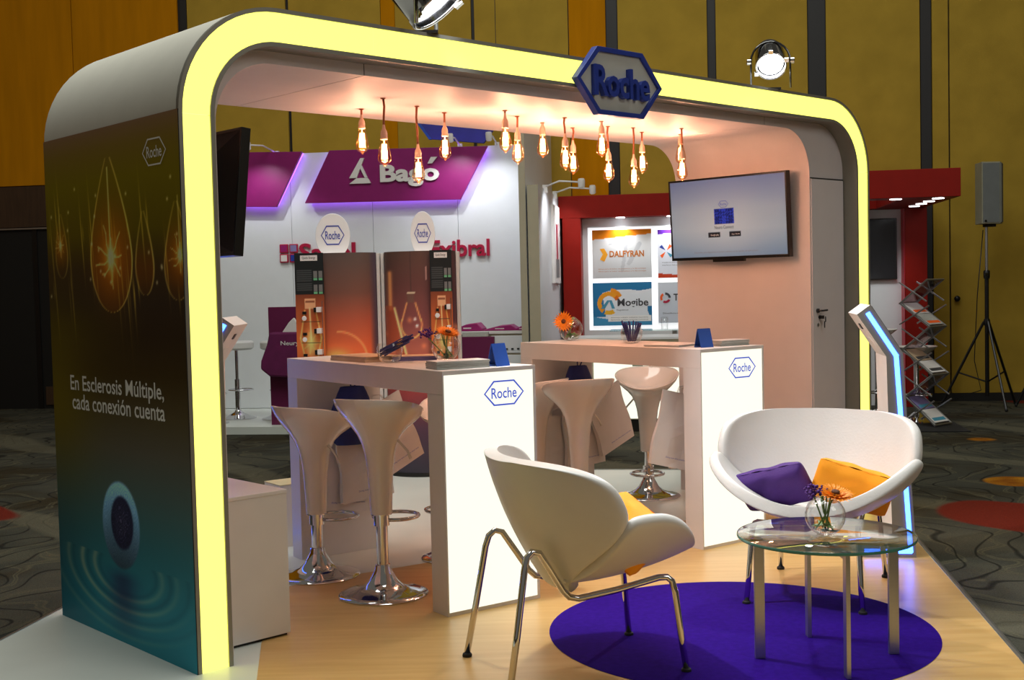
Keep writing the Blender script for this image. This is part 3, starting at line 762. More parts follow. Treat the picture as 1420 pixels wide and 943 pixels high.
STOOLS = [((-.98, 5.878), .80, R(-40), 'white tulip bar stool behind the low storage box, the lower of the front pair'),
          ((-.616, 5.475), .865, R(-25), 'white tulip bar stool nearest the camera, in front of the left counter'),
          ((-.29, 6.2), .80, R(150), 'white bar stool almost hidden behind the glowing end of the left counter'),
          ((.365, 6.76), .83, R(20), 'white bar stool turned away, in front of the paper bags at the right counter'),
          ((.13, 7.12), .80, R(60), 'white bar stool just right of the left counter, half hidden by its neighbour'),
          ((.875, 7.855), .79, R(170), 'white bar stool with its seat dish showing, behind the right counter')]
for (x, y), rim, rz, lb in STOOLS:
    t = make_stool(rim, .17 if y > 7.5 else rim-.49-.035); t.location = (x, y, .0022 if y < 5.6 else 0); t.rotation_euler = (0, 0, rz); tag(t, lb, 'stool', SG)

# lounge chairs: two curved upholstered shells on bent tube frames
def shell_points(wide, ns=25):
    L, Rr, A = .585, .51, (.535 if wide else .552)
    rows = []
    v0, p = (.64, 3.1) if wide else (.46, 2.35)
    prof = []
    for v in (0, .05, .12, .2, .3, .4, .5, .6, .7, .8, .9): prof.append((v*v0, A*((.28 if wide else .32)+(.72 if wide else .68)*math.sin(v*PI/2)**(1.6 if wide else 1.35))))
    for ph in (0, 12, 24, 36, 47, 57, 65, 71, 76, 80, 83): prof.append((v0+(1-v0)*math.sin(R(ph))**(2/p), A*math.cos(R(ph))**(2/p)))
    for v, w in prof:
        row = []
        for k in range(ns):
            s = -1+2*k/(ns-1); a = w*s
            row.append((Rr*math.sin(a/Rr), L*v, Rr*(1-math.cos(a/Rr))+.10*(v-.45)**2))
        rows.append(row)
    return rows
def make_chair(name, label, m):
    t = thing(name, label, 'chair')
    def place(nm, O_, d, nrm, wide, sc=1):
        O_, d, nrm = Vector(O_), Vector(d).normalized(), Vector(nrm).normalized()
        rows = [[O_+Vector((1, 0, 0))*p[0]+d*p[1]*sc+nrm*p[2] for p in r] for r in shell_points(wide)]
        b = MB().grid(rows); o = b.build(nm, m, t, smooth=True, fix=False)
        q = o.modifiers.new('s', 'SOLIDIFY'); q.thickness = .05; q.offset = 0
        q = o.modifiers.new('u', 'SUBSURF'); q.levels = 1; q.render_levels = 2
        # piping along the rim on the outer side
        edge = [r[0] for r in rows]+rows[-1][1:-1]+[r[-1] for r in reversed(rows)]
        return o
    a = R(8); place('seat_shell', (0, -.085, .328), (0, math.cos(a), math.sin(a)), (0, -.30, 1), False, .86)
    b_ = R(25); place('back_shell', (0, -.085, .312), (0, -math.sin(b_), math.cos(b_)), (0, 1, .10), True, .90)
    for s in (-1, 1):
        P = [(.245*s, -.336, .012), (.232*s, -.30, .20), (.215*s, -.262, .42), (.208*s, -.25, .462), (.203*s, -.228, .482), (.198*s, -.20, .474), (.19*s, -.165, .42), (.175*s, -.105, .325), (.172*s, -.08, .300), (.175*s, -.045, .292),
             (.19*s, .10, .312), (.212*s, .25, .345), (.218*s, .28, .345), (.222*s, .298, .33), (.226*s, .308, .29), (.236*s, .326, .12), (.245*s, .338, .012)]
        MB().tube(P, .0122, 10).build('leg_frame', 'chrome', t, smooth=True)
        for y in (-.336, .338): MB().lathe([(.017, 0), (.019, .004), (.017, .012), (.011, .016)], 14, (.245*s, y, 0)).build('foot_glide', 'rubber', t, smooth='auto')
    return t
ch1 = make_chair('lounge_chair', 'white shell lounge chair seen from behind, holding one orange cushion', 'leather')
ch1.location = (.20, 4.40, .002); ch1.rotation_euler = (0, 0, math.atan2(.222, .634)-PI/2)
ch2 = make_chair('lounge_chair', 'white shell lounge chair facing the camera, holding a purple and an orange cushion', 'leather')
ch2.location = (1.355, 5.37, .002); ch2.rotation_euler = (0, 0, math.atan2(-.90, -.42)-PI/2)
for t in (ch1, ch2): t['group'] = 'lounge chairs by the glass table'

def cushion(name, label, m, M4, w, h, th, seed):
    rs = np.random.RandomState(seed); n = 16; P = []; Q = []
    for i in range(n+1):
        r1 = []; r2 = []
        for j in range(n+1):
            u, v = -1+2*i/n, -1+2*j/n
            pin = 1-.05*(1-abs(u)**2.5)*abs(v)**3-.06*(abs(u)*abs(v))**4
            pin2 = 1-.05*(1-abs(v)**2.5)*abs(u)**3-.06*(abs(u)*abs(v))**4
            z = th/2*((1-u**4)*(1-v**4))**.45*(1+.12*math.sin(3*u+seed)*math.cos(4*v+seed))
            z += .006*math.sin(9*u+5*v+seed)*(1-u*u)
            x, y = w/2*u*pin2, h/2*v*pin
            r1.append((x, y, z)); r2.append((x, y, -z*.9))
        P.append(r1); Q.append(r2)
    b = MB().grid(P); b.grid(Q)
    o = b.build(name, m, smooth=True, fix=False)
    bm = bmesh.new(); bm.from_mesh(o.data); bmesh.ops.remove_doubles(bm, verts=bm.verts, dist=1e-5); bmesh.ops.recalc_face_normals(bm, faces=bm.faces); bm.to_mesh(o.data); bm.free()
    o.matrix_world = M4
    q = o.modifiers.new('u', 'SUBSURF'); q.levels = 1; q.render_levels = 1
    return tag(o, label, 'cushion', 'cushions on the lounge chairs')
def lean(t, x, y, z, tilt, roll, yaw=0):
    return (Matrix.Translation(t.location) @ Matrix.Rotation(t.rotation_euler.z, 4, 'Z') @ Matrix.Translation((x, y, z)) @ Matrix.Rotation(yaw, 4, 'Z') @ Matrix.Rotation(roll, 4, 'Y') @ Matrix.Rotation(tilt, 4, 'X'))
cushion('scatter_cushion', 'purple cushion lying in the lounge chair that faces the camera', 'purplecloth', lean(ch2, .17, .10, .475, R(56), R(15), R(-10)), .37, .215, .12, 1)
cushion('scatter_cushion', 'orange cushion beside the purple one in the lounge chair', 'orangecloth', lean(ch2, -.17, .09, .49, R(58), R(-17), R(12)), .37, .22, .12, 2)
cushion('scatter_cushion', 'orange cushion peeking out of the chair seen from behind', 'orangecloth', lean(ch1, .13, .17, .50, R(56), R(10)), .37, .24, .12, 3)

# round purple rug
tag(MB().lathe([(.765, 0), (.767, .0015), (.764, .003), (.001, .0032)], 96, (.89, 4.79, .002)).build('round_rug', 'rug', smooth='auto'), 'round purple carpet rug under the glass coffee table', 'rug')

# glass coffee table
tb = thing('coffee_table', 'round glass coffee table on four flat metal legs over the purple rug', 'table', (1.142, 4.415, .0053), R(1.5))
MB().lathe([(.001, .446), (.318, .446), (.322, .449), (.322, .455), (.318, .458), (.001, .458)], 72, cap=False).build('glass_top', 'tableglass', tb, smooth='auto')
MB().lathe([(.3225, .4465), (.3235, .449), (.3235, .455), (.3225, .4575)], 72, cap=False).build('glass_edge', 'tealedge', tb, smooth='auto')
for k in range(4):
    a = k*PI/2+.0; c, s = math.cos(a), math.sin(a)
    lg = MB(); d_ = Vector((c, s, 0)); e_ = Vector((-s, c, 0))
    lg.obox(d_*.25+Vector((0, 0, .22)), d_*.019, e_*.008, Vector((0, 0, .22))); lg.build('leg', 'aluminium', tb, bevel=.002)
    ar = MB(); ar.obox(d_*.125+Vector((0, 0, .428)), d_*.125, e_*.008, Vector((0, 0, .012))); ar.prism([], 0, 0) if False else None
    ar.build('arm', 'aluminium', tb, bevel=.0015)
    MB().lathe([(.016, .4405), (.016, .446)], 16, d_*.25).build('pad', 'aluminium', tb)

# flower bowls
def petal_ring(b, c, ax, r0, r1, n, w, lift, ph=0):
    ax = Vector(ax).normalized(); q = Vector((0, 0, 1)).rotation_difference(ax)
    for k in range(n):
        a = 2*PI*k/n+ph; L = r1*(1+.06*math.sin(k*5.3))
        d = Vector((math.cos(a), math.sin(a), 0)); e = Vector((-math.sin(a), math.cos(a), 0))
        pts = [d*r0, d*(r0+(L-r0)*.5)+e*w+Vector((0, 0, lift*.5)), d*L+Vector((0, 0, lift)), d*(r0+(L-r0)*.5)-e*w+Vector((0, 0, lift*.5)), d*(r0+(L-r0)*.5)+Vector((0, 0, lift*.5-.003))]
        b.add([Vector(c)+q @ p for p in pts], [(0, 1, 4), (1, 2, 4), (2, 3, 4), (3, 0, 4)])
def gerbera(parent, c, ax, r):
    b = MB(); petal_ring(b, c, ax, r*.2, r, 22, r*.11, r*.10); petal_ring(b, c, ax, r*.15, r*.82, 18, r*.11, r*.2, .2); petal_ring(b, Vector(c)+Vector(ax).normalized()*.002, ax, r*.1, r*.5, 16, r*.08, r*.16, .1)
    f = b.build('orange_flower', 'petal', parent)
    axn = Vector(ax).normalized()
    MB().lathe([(r*.22, 0), (r*.20, r*.08), (r*.10, r*.10), (.001, r*.09)], 14, Vector(c)+axn*r*.10, axn).build('flower_centre', 'petalcore', f, smooth=True)
    return f
def bowl(label, loc, r, flower_c, flower_ax, fr, purple=None, seed=0):
    t = thing('flower_bowl', label, 'vase', loc)
    prof = []
    for k in range(15):
        a = -PI/2+PI*(k/14)*.80+.28; prof.append((max(.001, r*math.cos(a)), r+r*math.sin(a)-r*.04))
    prof = [(r*.25, 0), (r*.4, .001)]+[p for p in prof if p[1] > .004]
    prof = [(.001, .001)]+prof+[(prof[-1][0]+.003, prof[-1][1]+.004)]
    MB().lathe(prof, 32, cap=False).build('glass_bowl', 'glass', t, smooth=True)
    rs = random.Random(seed); top = prof[-1][1]
    st = MB()
    for k in range(5):
        a = rs.uniform(0, 2*PI); rr = r*.5
        st.tube([(rr*math.cos(a), rr*math.sin(a), r*.25), (-.2*rr*math.cos(a), -.2*rr*math.sin(a), r*1.1), (-.6*rr*math.cos(a), -.6*rr*math.sin(a), top)], .0028, 6)
    st.build('stems', 'leaf', t, smooth=True)['kind'] = 'stuff'
    lf = MB()
    for k in range(16):
        a = rs.uniform(0, 2*PI); rr = r*rs.uniform(.1, .75); z = r*rs.uniform(.12, .55); d = Vector((math.cos(a), math.sin(a), rs.uniform(-.2, .4))); e = Vector((-math.sin(a), math.cos(a), rs.uniform(-.3, .3)))
        c = Vector((rr*.6*math.cos(a), rr*.6*math.sin(a), z)); L = r*.62
        lf.add([c-d*L*.6, c+e*L*.32, c+d*L*.6, c-e*L*.32, c+Vector((0, 0, .002))], [(0, 1, 4), (1, 2, 4), (2, 3, 4), (3, 0, 4)])
    lf.build('leaves', 'leaf', t)['kind'] = 'stuff'
    MB().tube([(0, 0, r*.3), Vector(flower_c)*.5+Vector((0, 0, r*.5)), flower_c], .0035, 6).build('stem', 'leaf', t, smooth=True)
    gerbera(t, flower_c, flower_ax, fr)
    if purple:
        b = MB()
        for k in range(46):
            p = Vector(purple)+Vector((rs.gauss(0, .017), rs.gauss(0, .017), rs.gauss(0, .014))); b.ball(p, rs.uniform(.004, .0075), 6)
        b.build('purple_blossom', 'purpleflower', t, smooth=True)['kind'] = 'stuff'
        MB().tube([(0, 0, r*.3), Vector(purple)-Vector((0, 0, .02))], .003, 6).build('stem', 'leaf', t)
    return t
bowl('round glass bowl with an orange gerbera and purple flowers on the coffee table', (1.137, 4.40, .4636), .074, (.035, -.01, .150), (.12, -.30, 1), .074, (-.040, .0, .160), 1)
f1 = cl(C1, .40, .60, CH)
bowl('glass bowl with drooping flowers on the left counter', f1, .070, (.012, -.015, .135), (.25, -.35, 1), .066, (-.085, .02, .13), 2)
f2 = cl(C2, .30, 1.40, CH)
bowl('glass bowl with an orange gerbera turned to the camera on the right counter', f2, .075, (-.045, -.05, .122), (-.1, -1, .12), .066, None, 3)

# pen bowls
def pen_bowl(label, loc, tilt, seed, slim):
    t = thing('pen_bowl', label, 'bowl', loc)
    r = .062
    MB().lathe([(.001, .002), (.03, .001), (.05, .012), (r, .045), (r*1.02, .07), (r*.9, .092)], 28, cap=False).build('glass_bowl', 'glass', t, smooth=True)
    rs = random.Random(seed)
    for k in range(16):
        a = 2*PI*k/16+rs.uniform(-.1, .1)
        if slim: p0 = Vector((.02*math.cos(a), .02*math.sin(a), .012)); p1 = Vector((.058*math.cos(a), .058*math.sin(a), .115+rs.uniform(0, .02)))
        else: p0 = Vector((-.035+rs.uniform(-.015, .015), rs.uniform(-.035, .035), .03+rs.uniform(0, .03))); p1 = p0+Vector((.115+rs.uniform(0, .03), rs.uniform(-.03, .03), .055+rs.uniform(0, .02)))
        o = MB().tube([p0, p0.lerp(p1, .97), p1], [.0045, .0045, .002], 7).build('pen', 'penblue', t, smooth='auto')
        if not slim and k % 3 == 0: MB().tube([p0.lerp(p1, .6)+Vector((0, -.003, .003)), p0.lerp(p1, .75)+Vector((0, -.003, .003))], .0022, 5).build('clip', 'gold', o)
    return t
pen_bowl('glass bowl of blue pens lying sideways on the left counter', cl(C1, .17, .74, CH), 1, 3, False)
pen_bowl('glass bowl of upright dark pens on the right counter', cl(C2, .26, .80, CH), 0, 4, True)

# card holders, leaflets and brochures on the counters
def card_holder(label, C, x, y, rz):
    t = thing('card_holder', label, 'card holder', cl(C, x, y, CH), C[1]+rz)
    b = MB(); b.prism([(.0, .0), (.004, .0), (-.026, .1), (-.03, .1)], -.04, .04, 'x'); b.build('front_card', 'cardblue', t)
    b = MB(); b.prism([(-.062, 0), (-.058, 0), (-.026, .1), (-.03, .1)], -.04, .04, 'x'); b.build('rear_card', 'cardblue', t)
    MB().box(-.04, .04, -.022, .002, .0, .008).build('lip', 'cardblue', t)
    pts = [(.022*math.cos(a), .022*math.sin(a)) for a in [2*PI*k/20 for k in range(20)]]
    return t
card_holder('blue folded card holder on the front edge of the left counter', C1, .345, .115, R(8))
card_holder('blue folded card holder on the front edge of the right counter', C2, .17, .16, R(-12))
def stack(label, C, x, y, rz, w, l, hgt, cover='paper', edge='paperedge', cat='leaflets', sheets=4):
    t = thing('leaflet_stack', label, cat, cl(C, x, y, CH), C[1]+rz)
    rs = random.Random(int(x*1000+y*77))
    for k in range(sheets):
        z0, z1 = hgt*k/sheets, hgt*(k+1)/sheets; dx, dy = rs.uniform(-.006, .006), rs.uniform(-.004, .004)
        MB().box(-w/2+dx, w/2+dx, -l/2+dy, l/2+dy, z0, z1-.0006).build('leaflet_bundle', edge, t, bevel=.001)
    MB().box(-w/2, w/2, -l/2, l/2, hgt, hgt+.0008).build('top_leaflet', cover, t)
    return t
stack('thick stack of grey leaflets on the front corner of the left counter', C1, .165, .135, R(-10), .25, .13, .034)
stack('long flat bundle of tan brochures at the back of the left counter', C1, .17, .98, R(2), .20, .34, .026, 'brochure', 'brochure', sheets=2)
stack('tan brochure stack behind the pen bowl on the left counter', C1, .34, .80, R(-30), .22, .16, .022, 'brochure', 'brochurepurple', sheets=3)
stack('thin fan of brochures beside the pens on the right counter', C2, .17, .38, R(15), .22, .22, .010, 'paper', 'paperedge', sheets=2)
stack('small stack of grey leaflets behind the blue card on the right counter', C2, .37, .15, R(-6), .20, .13, .03)

# paper and drawstring bags hung inside the counters
def paper_bag(label, loc, rz, roll, w=.26, h=.34, d=.035, tilt=0):
    t = thing('paper_bag', label, 'bag', loc)
    t.rotation_euler = (tilt, roll, rz)
    b = MB(); n = 8; rows = []
    for k in range(n+1):
        v = k/n; dd = d*(.35+.65*(1-v)); wob = .006*math.sin(9*v+rz*7)
        rows.append([(-w/2+wob, -dd/2, -h*(1-v)), (-w/6, -dd/2-.005*math.sin(5*v), -h*(1-v)), (w/6, -dd/2+.004*math.sin(7*v), -h*(1-v)), (w/2+wob, -dd/2, -h*(1-v)), (w/2+wob-.006, 0, -h*(1-v)), (w/2+wob, dd/2, -h*(1-v)), (-w/2+wob, dd/2, -h*(1-v)), (-w/2+wob+.006, 0, -h*(1-v)), (-w/2+wob, -dd/2, -h*(1-v))])
    b.grid(rows); b.add(rows[0][:-1], [tuple(range(7, -1, -1))])
    b.build('bag_body', 'paper', t, fix=False)
    text_part('bag_print', 'Doing now what patients need next', 'logoblue', t, (.03, -d/2-.006, -h+.05), (1, 0, 0), (0, 0, 1), w*.62, .011, lift=.001)
    for s in (-1, 1): MB().tube([(-.05, s*.006, -.01), (-.045, s*.006, .03), (0, s*.006, .05), (.045, s*.006, .03), (.05, s*.006, -.01)], .0018, 5).build('handle', 'paper', t)
    return t
BG = 'white paper bags hung inside the counters'
for C, y, lst in ((C1, 1.36, [(.22, .62, 4, 'white paper bag deepest under the left counter'), (.30, .68, -5, 'white paper bag in the middle of the bunch under the left counter'), (.37, .80, -24, 'white paper bag tilted outwards at the right of the bunch under the left counter')]),
                  (C2, 1.34, [(.12, .60, 6, 'white paper bag at the left of the bunch under the right counter'), (.27, .66, -4, 'white paper bag in the middle of the bunch under the right counter'), (.40, .74, -20, 'white paper bag tilted outwards behind the bar stools at the right counter')])):
    for k, (x, z, rr, lb) in enumerate(lst):
        o = paper_bag(lb, cl(C, x, y-.02-.045*k, z), C[1]+R(-6+5*k), R(rr), .30, .38); o['group'] = BG
for x, y, z, rr, lb in ((.09, .20, .80, 14, 'white paper bag slanting away inside the glowing leg of the right counter'), (.18, .26, .79, 0, 'white paper bag hanging straight inside the glowing leg of the right counter')):
    o = paper_bag(lb, cl(C2, x, y, z), C2[1]+R(-20), R(rr), .26, .40); o['group'] = BG
def sack(label, loc, w, h, rz):
    t = thing('drawstring_bag', label, 'bag', loc, rz)
    b = MB(); n = 20; rows = []
    for k in range(11):
        v = k/10; r = w*(.50+.50*math.sin(min(1, v*1.3)*PI/2)**.9)*(1 if v < .85 else 1-.35*(v-.85)/.15)
        rows.append([(r*.5*(1+.10*math.sin(6*a+v))*math.cos(a), r*.26*(1+.12*math.sin(7*a))*math.sin(a), -h*v) for a in [2*PI*i/n for i in range(n+1)]])
    b.grid(rows); b.add(rows[-1][:-1], [tuple(range(n))])
    b.build('sack_body', 'bagblue', t, smooth=True, fix=False)
    for s in (-1, 1): MB().tube([(s*.01, -.01, .0), (s*.02, -.02, .03), (0, -.015, .045)], .004, 6).build('drawstring', 'bagblue', t)
    return t
sack('dark blue drawstring bag hung under the left counter top', cl(C1, .24, 1.27, .90), .27, .30, C1[1])
sack('bright blue drawstring bag hung under the right counter top', cl(C2, .25, 1.28, .90), .25, .28, C2[1])

# touch-screen kiosks with a blue light line round the side
KP = [(.01, 0), (.29, 0), (.244, 1.028), (.079, 1.267), (.014, 1.22), (.159, 1.006), (.153, .30), (.15, .10), (.06, .055), (.01, .05)]
def kiosk(label, loc, rz, mirror):
    t = thing('touch_kiosk', label, 'kiosk', loc, rz); s = -1 if mirror else 1
    poly = [(.0, 0), (.290, 0), (.232, 1.026), (.079, 1.267), (.014, 1.22), (.153, 1.008), (.162, .62), (.175, .10), (.165, .07), (.0, .07)]
    MB().prism([(s*x, z) for x, z in poly], .003, .35, 'y').build('body', 'white', t, bevel=.003)
    MB().prism([(s*x, z) for x, z in poly], 0, .003, 'y').build('side_plate', 'trim', t)
    ln = [(.045, .034), (.262, .034), (.200, 1.012), (.068, 1.222)]
    w_ = .011
    led = MB()
    for (a, b) in zip(ln[:-1], ln[1:]):
        A_, B_ = Vector((s*a[0], -.002, a[1])), Vector((s*b[0], -.002, b[1])); d = (B_-A_); e = Vector((-d.z, 0, d.x)).normalized()
        led.obox((A_+B_)/2, d/2+d.normalized()*w_*.6, e*w_, Vector((0, .002, 0)))
    led.build('led_line', 'ledblue', t)
    ax = Vector((.079-.232, 0, 1.267-1.026)); nrm = Vector((ax.z, 0, -ax.x)).normalized()
    c = Vector(((.079+.232)/2, .175, (1.267+1.026)/2))+nrm*.001
    MB().obox((s*c.x, c.y, c.z), Vector((s*ax.x, 0, ax.z))*.46, Vector((0, .155, 0)), Vector((s*nrm.x, 0, nrm.z))*.003).build('screen', 'greyscreen', t)
    c = Vector((.083, .17, 1.115)); nn = Vector((.212, 0, .139)).normalized()
    MB().obox((s*.055, .17, 1.155), Vector((s*-.009, 0, .0137)), Vector((0, .02, 0)), Vector((s*-.003, 0, -.002))).build('lock', 'screwgrey', t)
    MB().obox((s*.115, .17, 1.0665), Vector((s*-.02, 0, .0295)), Vector((0, .045, 0)), Vector((s*-.0012, 0, -.0008))).build('hatch', 'white', t)
    return t
kiosk('white touch kiosk with a blue light line, behind the chair facing the camera', hw(-2.294, 8.038, 0), HYAW, False)
kiosk('white touch kiosk beside the left leg of the arch, its head tilted to the right', (-1.495, 6.55, 0), 0, True)

# charging towers: curved printed column, header disc, cable board
def tower_art(kind):
    def f(U, V):
        X = -.28*np.cos(PI*U); Z = V*1.64
        if kind == 0:
            img = stops(V, [(0, (52, 50, 58)), (.25, (70, 52, 60)), (.42, (176, 84, 52)), (.56, (182, 84, 50)), (.70, (140, 70, 52)), (.82, (92, 62, 54)), (1, (70, 62, 60))])
            img = blend(img, (255, 170, 90), .9*glow(np.hypot((X-.0)/.10, (Z-.86)/.07), 1))
            d = np.abs(np.hypot((X-.02)/.20, (Z-.86)/.20)-1); img = blend(img, (235, 150, 90), .7*glow(d, .035)*(X > .0)*(Z > .84))
            img = blend(img, (66, 56, 70), .9*np.clip((X-.245)/.03, 0, 1))
        else:
            img = stops(V, [(0, (46, 46, 56)), (.2, (66, 48, 62)), (.36, (120, 54, 56)), (.48, (150, 78, 60)), (.56, (150, 84, 72)), (.68, (110, 62, 62)), (.85, (84, 54, 52)), (1, (74, 56, 50))])
            img = blend(img, (60, 40, 48), .6*np.clip((X-.02)/.2, 0, 1)*np.clip((Z-.8)/.4, 0, 1))
            d = np.abs(np.hypot((X+.06)/.085, (Z-1.10)/.10)-1); img = blend(img, (255, 176, 100), .9*glow(d, .06)*(Z < 1.14))
            for s in (-1, 1): img = blend(img, (240, 160, 96), .8*glow(seg_dist(X, Z, -.06+s*.078, 1.13, -.06+s*.035, 1.26), .006))
            img = blend(img, (90, 66, 60), .9*(np.abs(X+.06) < .03)*(Z > 1.26)*(Z < 1.34)); img = blend(img, (220, 190, 160), .8*(np.abs(X+.06) < .032)*(np.abs(Z-1.335) < .008))
            img = blend(img, (60, 44, 44), .8*glow(X+.06, .004)*(Z > 1.34))
            for x0, z0 in ((-.03, 1.14), (-.015, 1.09)): img = blend(img, (255, 250, 240), 1*glow(np.hypot(X-x0, Z-z0), .010))
            img = blend(img, (255, 200, 130), .95*glow(seg_dist(X, Z, -.20, 1.22, -.11, .88), .010)); img = blend(img, (230, 150, 90), .8*glow(seg_dist(X, Z, -.235, 1.48, -.235, 1.22), .018))
            img = blend(img, (150, 70, 44), .7*((X < -.20+(1.22-Z)*.27-.012) & (Z < 1.24) & (Z > .7)))
            img = blend(img, (240, 160, 90), .7*glow(seg_dist(X, Z, .13, 1.2, .15, .88), .012)); img = blend(img, (250, 190, 120), .9*glow(np.hypot((X-.14)/.03, (Z-1.12)/.06), 1))
            for x0 in (.07, .12): img = blend(img, (200, 160, 150), .6*((np.abs(X-x0) < .003) & (np.abs(Z-(1.40 if x0 > .1 else 1.48)) < .05)))
            for k in range(14): img = blend(img, (230, 140, 90), .5*glow(np.hypot(X+.3*math.sin(k*7.1), Z-.75-.4*((k*.37) % 1)), .02))
        return img
    return f
def board_art(U, V):
    X = (U-.5)*.235; Z = V*1.64
    img = stops(V, [(0, (60, 40, 40)), (.4, (150, 70, 40)), (.6, (190, 100, 52)), (.74, (150, 76, 46)), (.84, (96, 52, 38)), (1, (90, 50, 40))])
    img = blend(img, (255, 200, 120), .9*glow(np.hypot(X/.05, (Z-.98)/.09), 1))
    for s in (-1, 1):
        img = blend(img, (255, 190, 110), .9*glow(seg_dist(X, Z, s*.045, 1.22, s*.085, 1.02), .006)); img = blend(img, (255, 190, 110), .9*glow(seg_dist(X, Z, s*.085, 1.02, s*.05, .86), .006))
    img = blend(img, (255, 214, 150), .9*glow(seg_dist(X, Z, -.005, 1.24, .003, .98), .006)); img = blend(img, (220, 170, 130), .8*((np.abs(X) < .045) & (np.abs(Z-1.27) < .035)))
    img = blend(img, (100, 54, 40), .8*((np.abs(X) < .04) & (np.abs(Z-1.285) < .006)))
    for k in range(7): img = blend(img, (255, 190, 110), .7*glow(seg_dist(X, Z, 0, .98, .06*math.cos(k*.9), .98+.08*math.sin(k*.9)), .004))
    top = (Z > 1.34)
    img = blend(img, (28, 32, 34), 1.0*top)
    for r_ in range(6): img = blend(img, (86, 90, 92), .6*((np.abs(Z-(1.51-.014*r_)) < .004) & (X < .02) & (X > -.10)))
    for r_ in range(4): img = blend(img, (86, 90, 92), .6*((np.abs(Z-(1.415-.014*r_)) < .004) & (X < .02) & (X > -.10)))
    return img
def tower(label, loc, kind, rz, board_x, bwid, rx):
    t = thing('charging_tower', label, 'display stand', loc, rz)
    a, b = (.285, .20) if kind == 0 else (.27, .20)
    def surf(U, V):
        th = PI*(1.0-U)*.94+PI*.03
        return np.stack([a*np.cos(th), -b*np.sin(th), V*1.64+.03], -1)
    print_part('curved_print', t, tower_art(kind), 90, 150, 'print', surf=surf, gain=1.9)
    MB().prism([(.982*a*math.cos(x), -.978*b*math.sin(x)) for x in np.linspace(PI*.97, PI*.03, 24)]+[(a*.98, .06), (-a*.98, .06)], .03, 1.668, 'z').build('body', 'white', t)
    MB().prism([(1.02*a*math.cos(x), -1.02*b*math.sin(x)) for x in np.linspace(PI*.97, PI*.03, 24)]+[(a*1.02, .07), (-a*1.02, .07)], 0, .03, 'z').build('base', 'black', t)
    for s in (-1, 1): MB().box(s*a-.012+.012*s, s*a+.012+.012*s, -.03, .06, .03, 1.665).build('side_profile', 'white', t, bevel=.003)
    dx = -.03 if kind == 0 else .03
    ds = MB().lathe([(.001, -.006), (.089, -.006), (.0905, 0), (.089, .006), (.001, .006)], 40, (dx, -.05, 1.80), (0, 1, 0)); ds = ds.build('header_disc', 'discwhite', t, smooth='auto')
    ds.scale = (rx/.09, 1, 1.85); ds.location = (-dx*(rx/.09-1), 0, -1.80*.85)
    MB().box(dx-.02, dx+.02, -.054, -.046, 1.66, 1.72).build('disc_stem', 'white', t)
    hexlogo(t, (dx, -.0565, 1.805), (1, 0, 0), (0, 0, 1), rx*1.36, .145, 'logoblue', line=.05, lift=.001, cut=.24)
    # cable board
    bo = thing_part(t, board_x, bwid)
    return t
def thing_part(t, bx0, bw_):
    y = -.225
    bd = MB().box(bx0-.118*bw_, bx0+.118*bw_, y-.006, y, .03, 1.672).build('cable_board', 'blackmatte', t)
    print_part('board_print', bd, board_art, 40, 220, 'print', org=(bx0-.1175*bw_, y-.0068, .03), ux=(.235*bw_, 0, 0), uy=(0, 0, 1.641), gain=1.6)
    text_bg = MB().box(bx0-.07*bw_, bx0+.07*bw_, y-.0085, y-.007, 1.615, 1.655).build('title_plate', 'plugwhite', bd)
    text_part('title_lettering', 'Quick Energy', 'darktext', bd, (bx0, y-.0088, 1.635), (1, 0, 0), (0, 0, 1), .11*bw_, .022, bold=.01, lift=.0005)
    for r_ in range(2):
        for c_ in range(2): 
            MB().box(bx0+(.035+.042*c_)*bw_, bx0+(.065+.042*c_)*bw_, y-.0085, y-.007, 1.49-.10*r_, 1.54-.10*r_).build('phone_icon', 'greytext', bd)
            MB().box(bx0+(.035+.042*c_)*bw_, bx0+(.065+.042*c_)*bw_, y-.0085, y-.007, 1.472-.10*r_, 1.488-.10*r_).build('icon_caption', 'greenicon', bd)
    for k in range(4):
        z = 1.25-.155*k
        MB().tube([(bx0-.075*bw_, y-.02, z-.08), (bx0+.085*bw_, y-.02, z-.08)], .0022, 5).build('cable_bar', 'black', bd)
        MB().box(bx0+.035*bw_, bx0+.055*bw_, y-.04, y-.008, z-.012, z+.022).build('plug_socket', 'black', bd)
        MB().box(bx0+.055*bw_, bx0+.093*bw_, y-.04, y-.010, z-.012, z+.026).build('plug_tag', 'plugwhite', bd, bevel=.002)
        MB().box(bx0-.06*bw_, bx0-.03*bw_, y-.03, y-.008, z-.025, z-.005).build('cable_clip', 'black', bd)
        MB().lathe([(.016, 0), (.018, .004), (.016, .009)], 12, (bx0-.045*bw_, y-.03, z-.055), (0, -1, 0)).build('charging_tip', 'plugwhite', bd)
    MB().tube([(bx0+.10*bw_, y-.012, 1.32), (bx0+.10*bw_, y-.012, .5)], .0025, 5).build('cable_rail', 'chrome', bd)
    return bd
tower('curved charging tower with its black cable board on the left edge', (-1.285, 9.06, 0), 0, R(-2), -.18, .9, .13)
tower('curved charging tower printed with a light bulb, cable board on its right', (-.675, 9.06, 0), 1, R(-2), .175, .68, .092)

# ============================================================ NEIGHBOURING STANDS
def hthing(name, label, cat, u=0, d=0, z=0, group=None, rz=0): return thing(name, label, cat, hw(u, d, z), HYAW+rz, group)
UX, UZ = (1, 0, 0), (0, 0, 1)
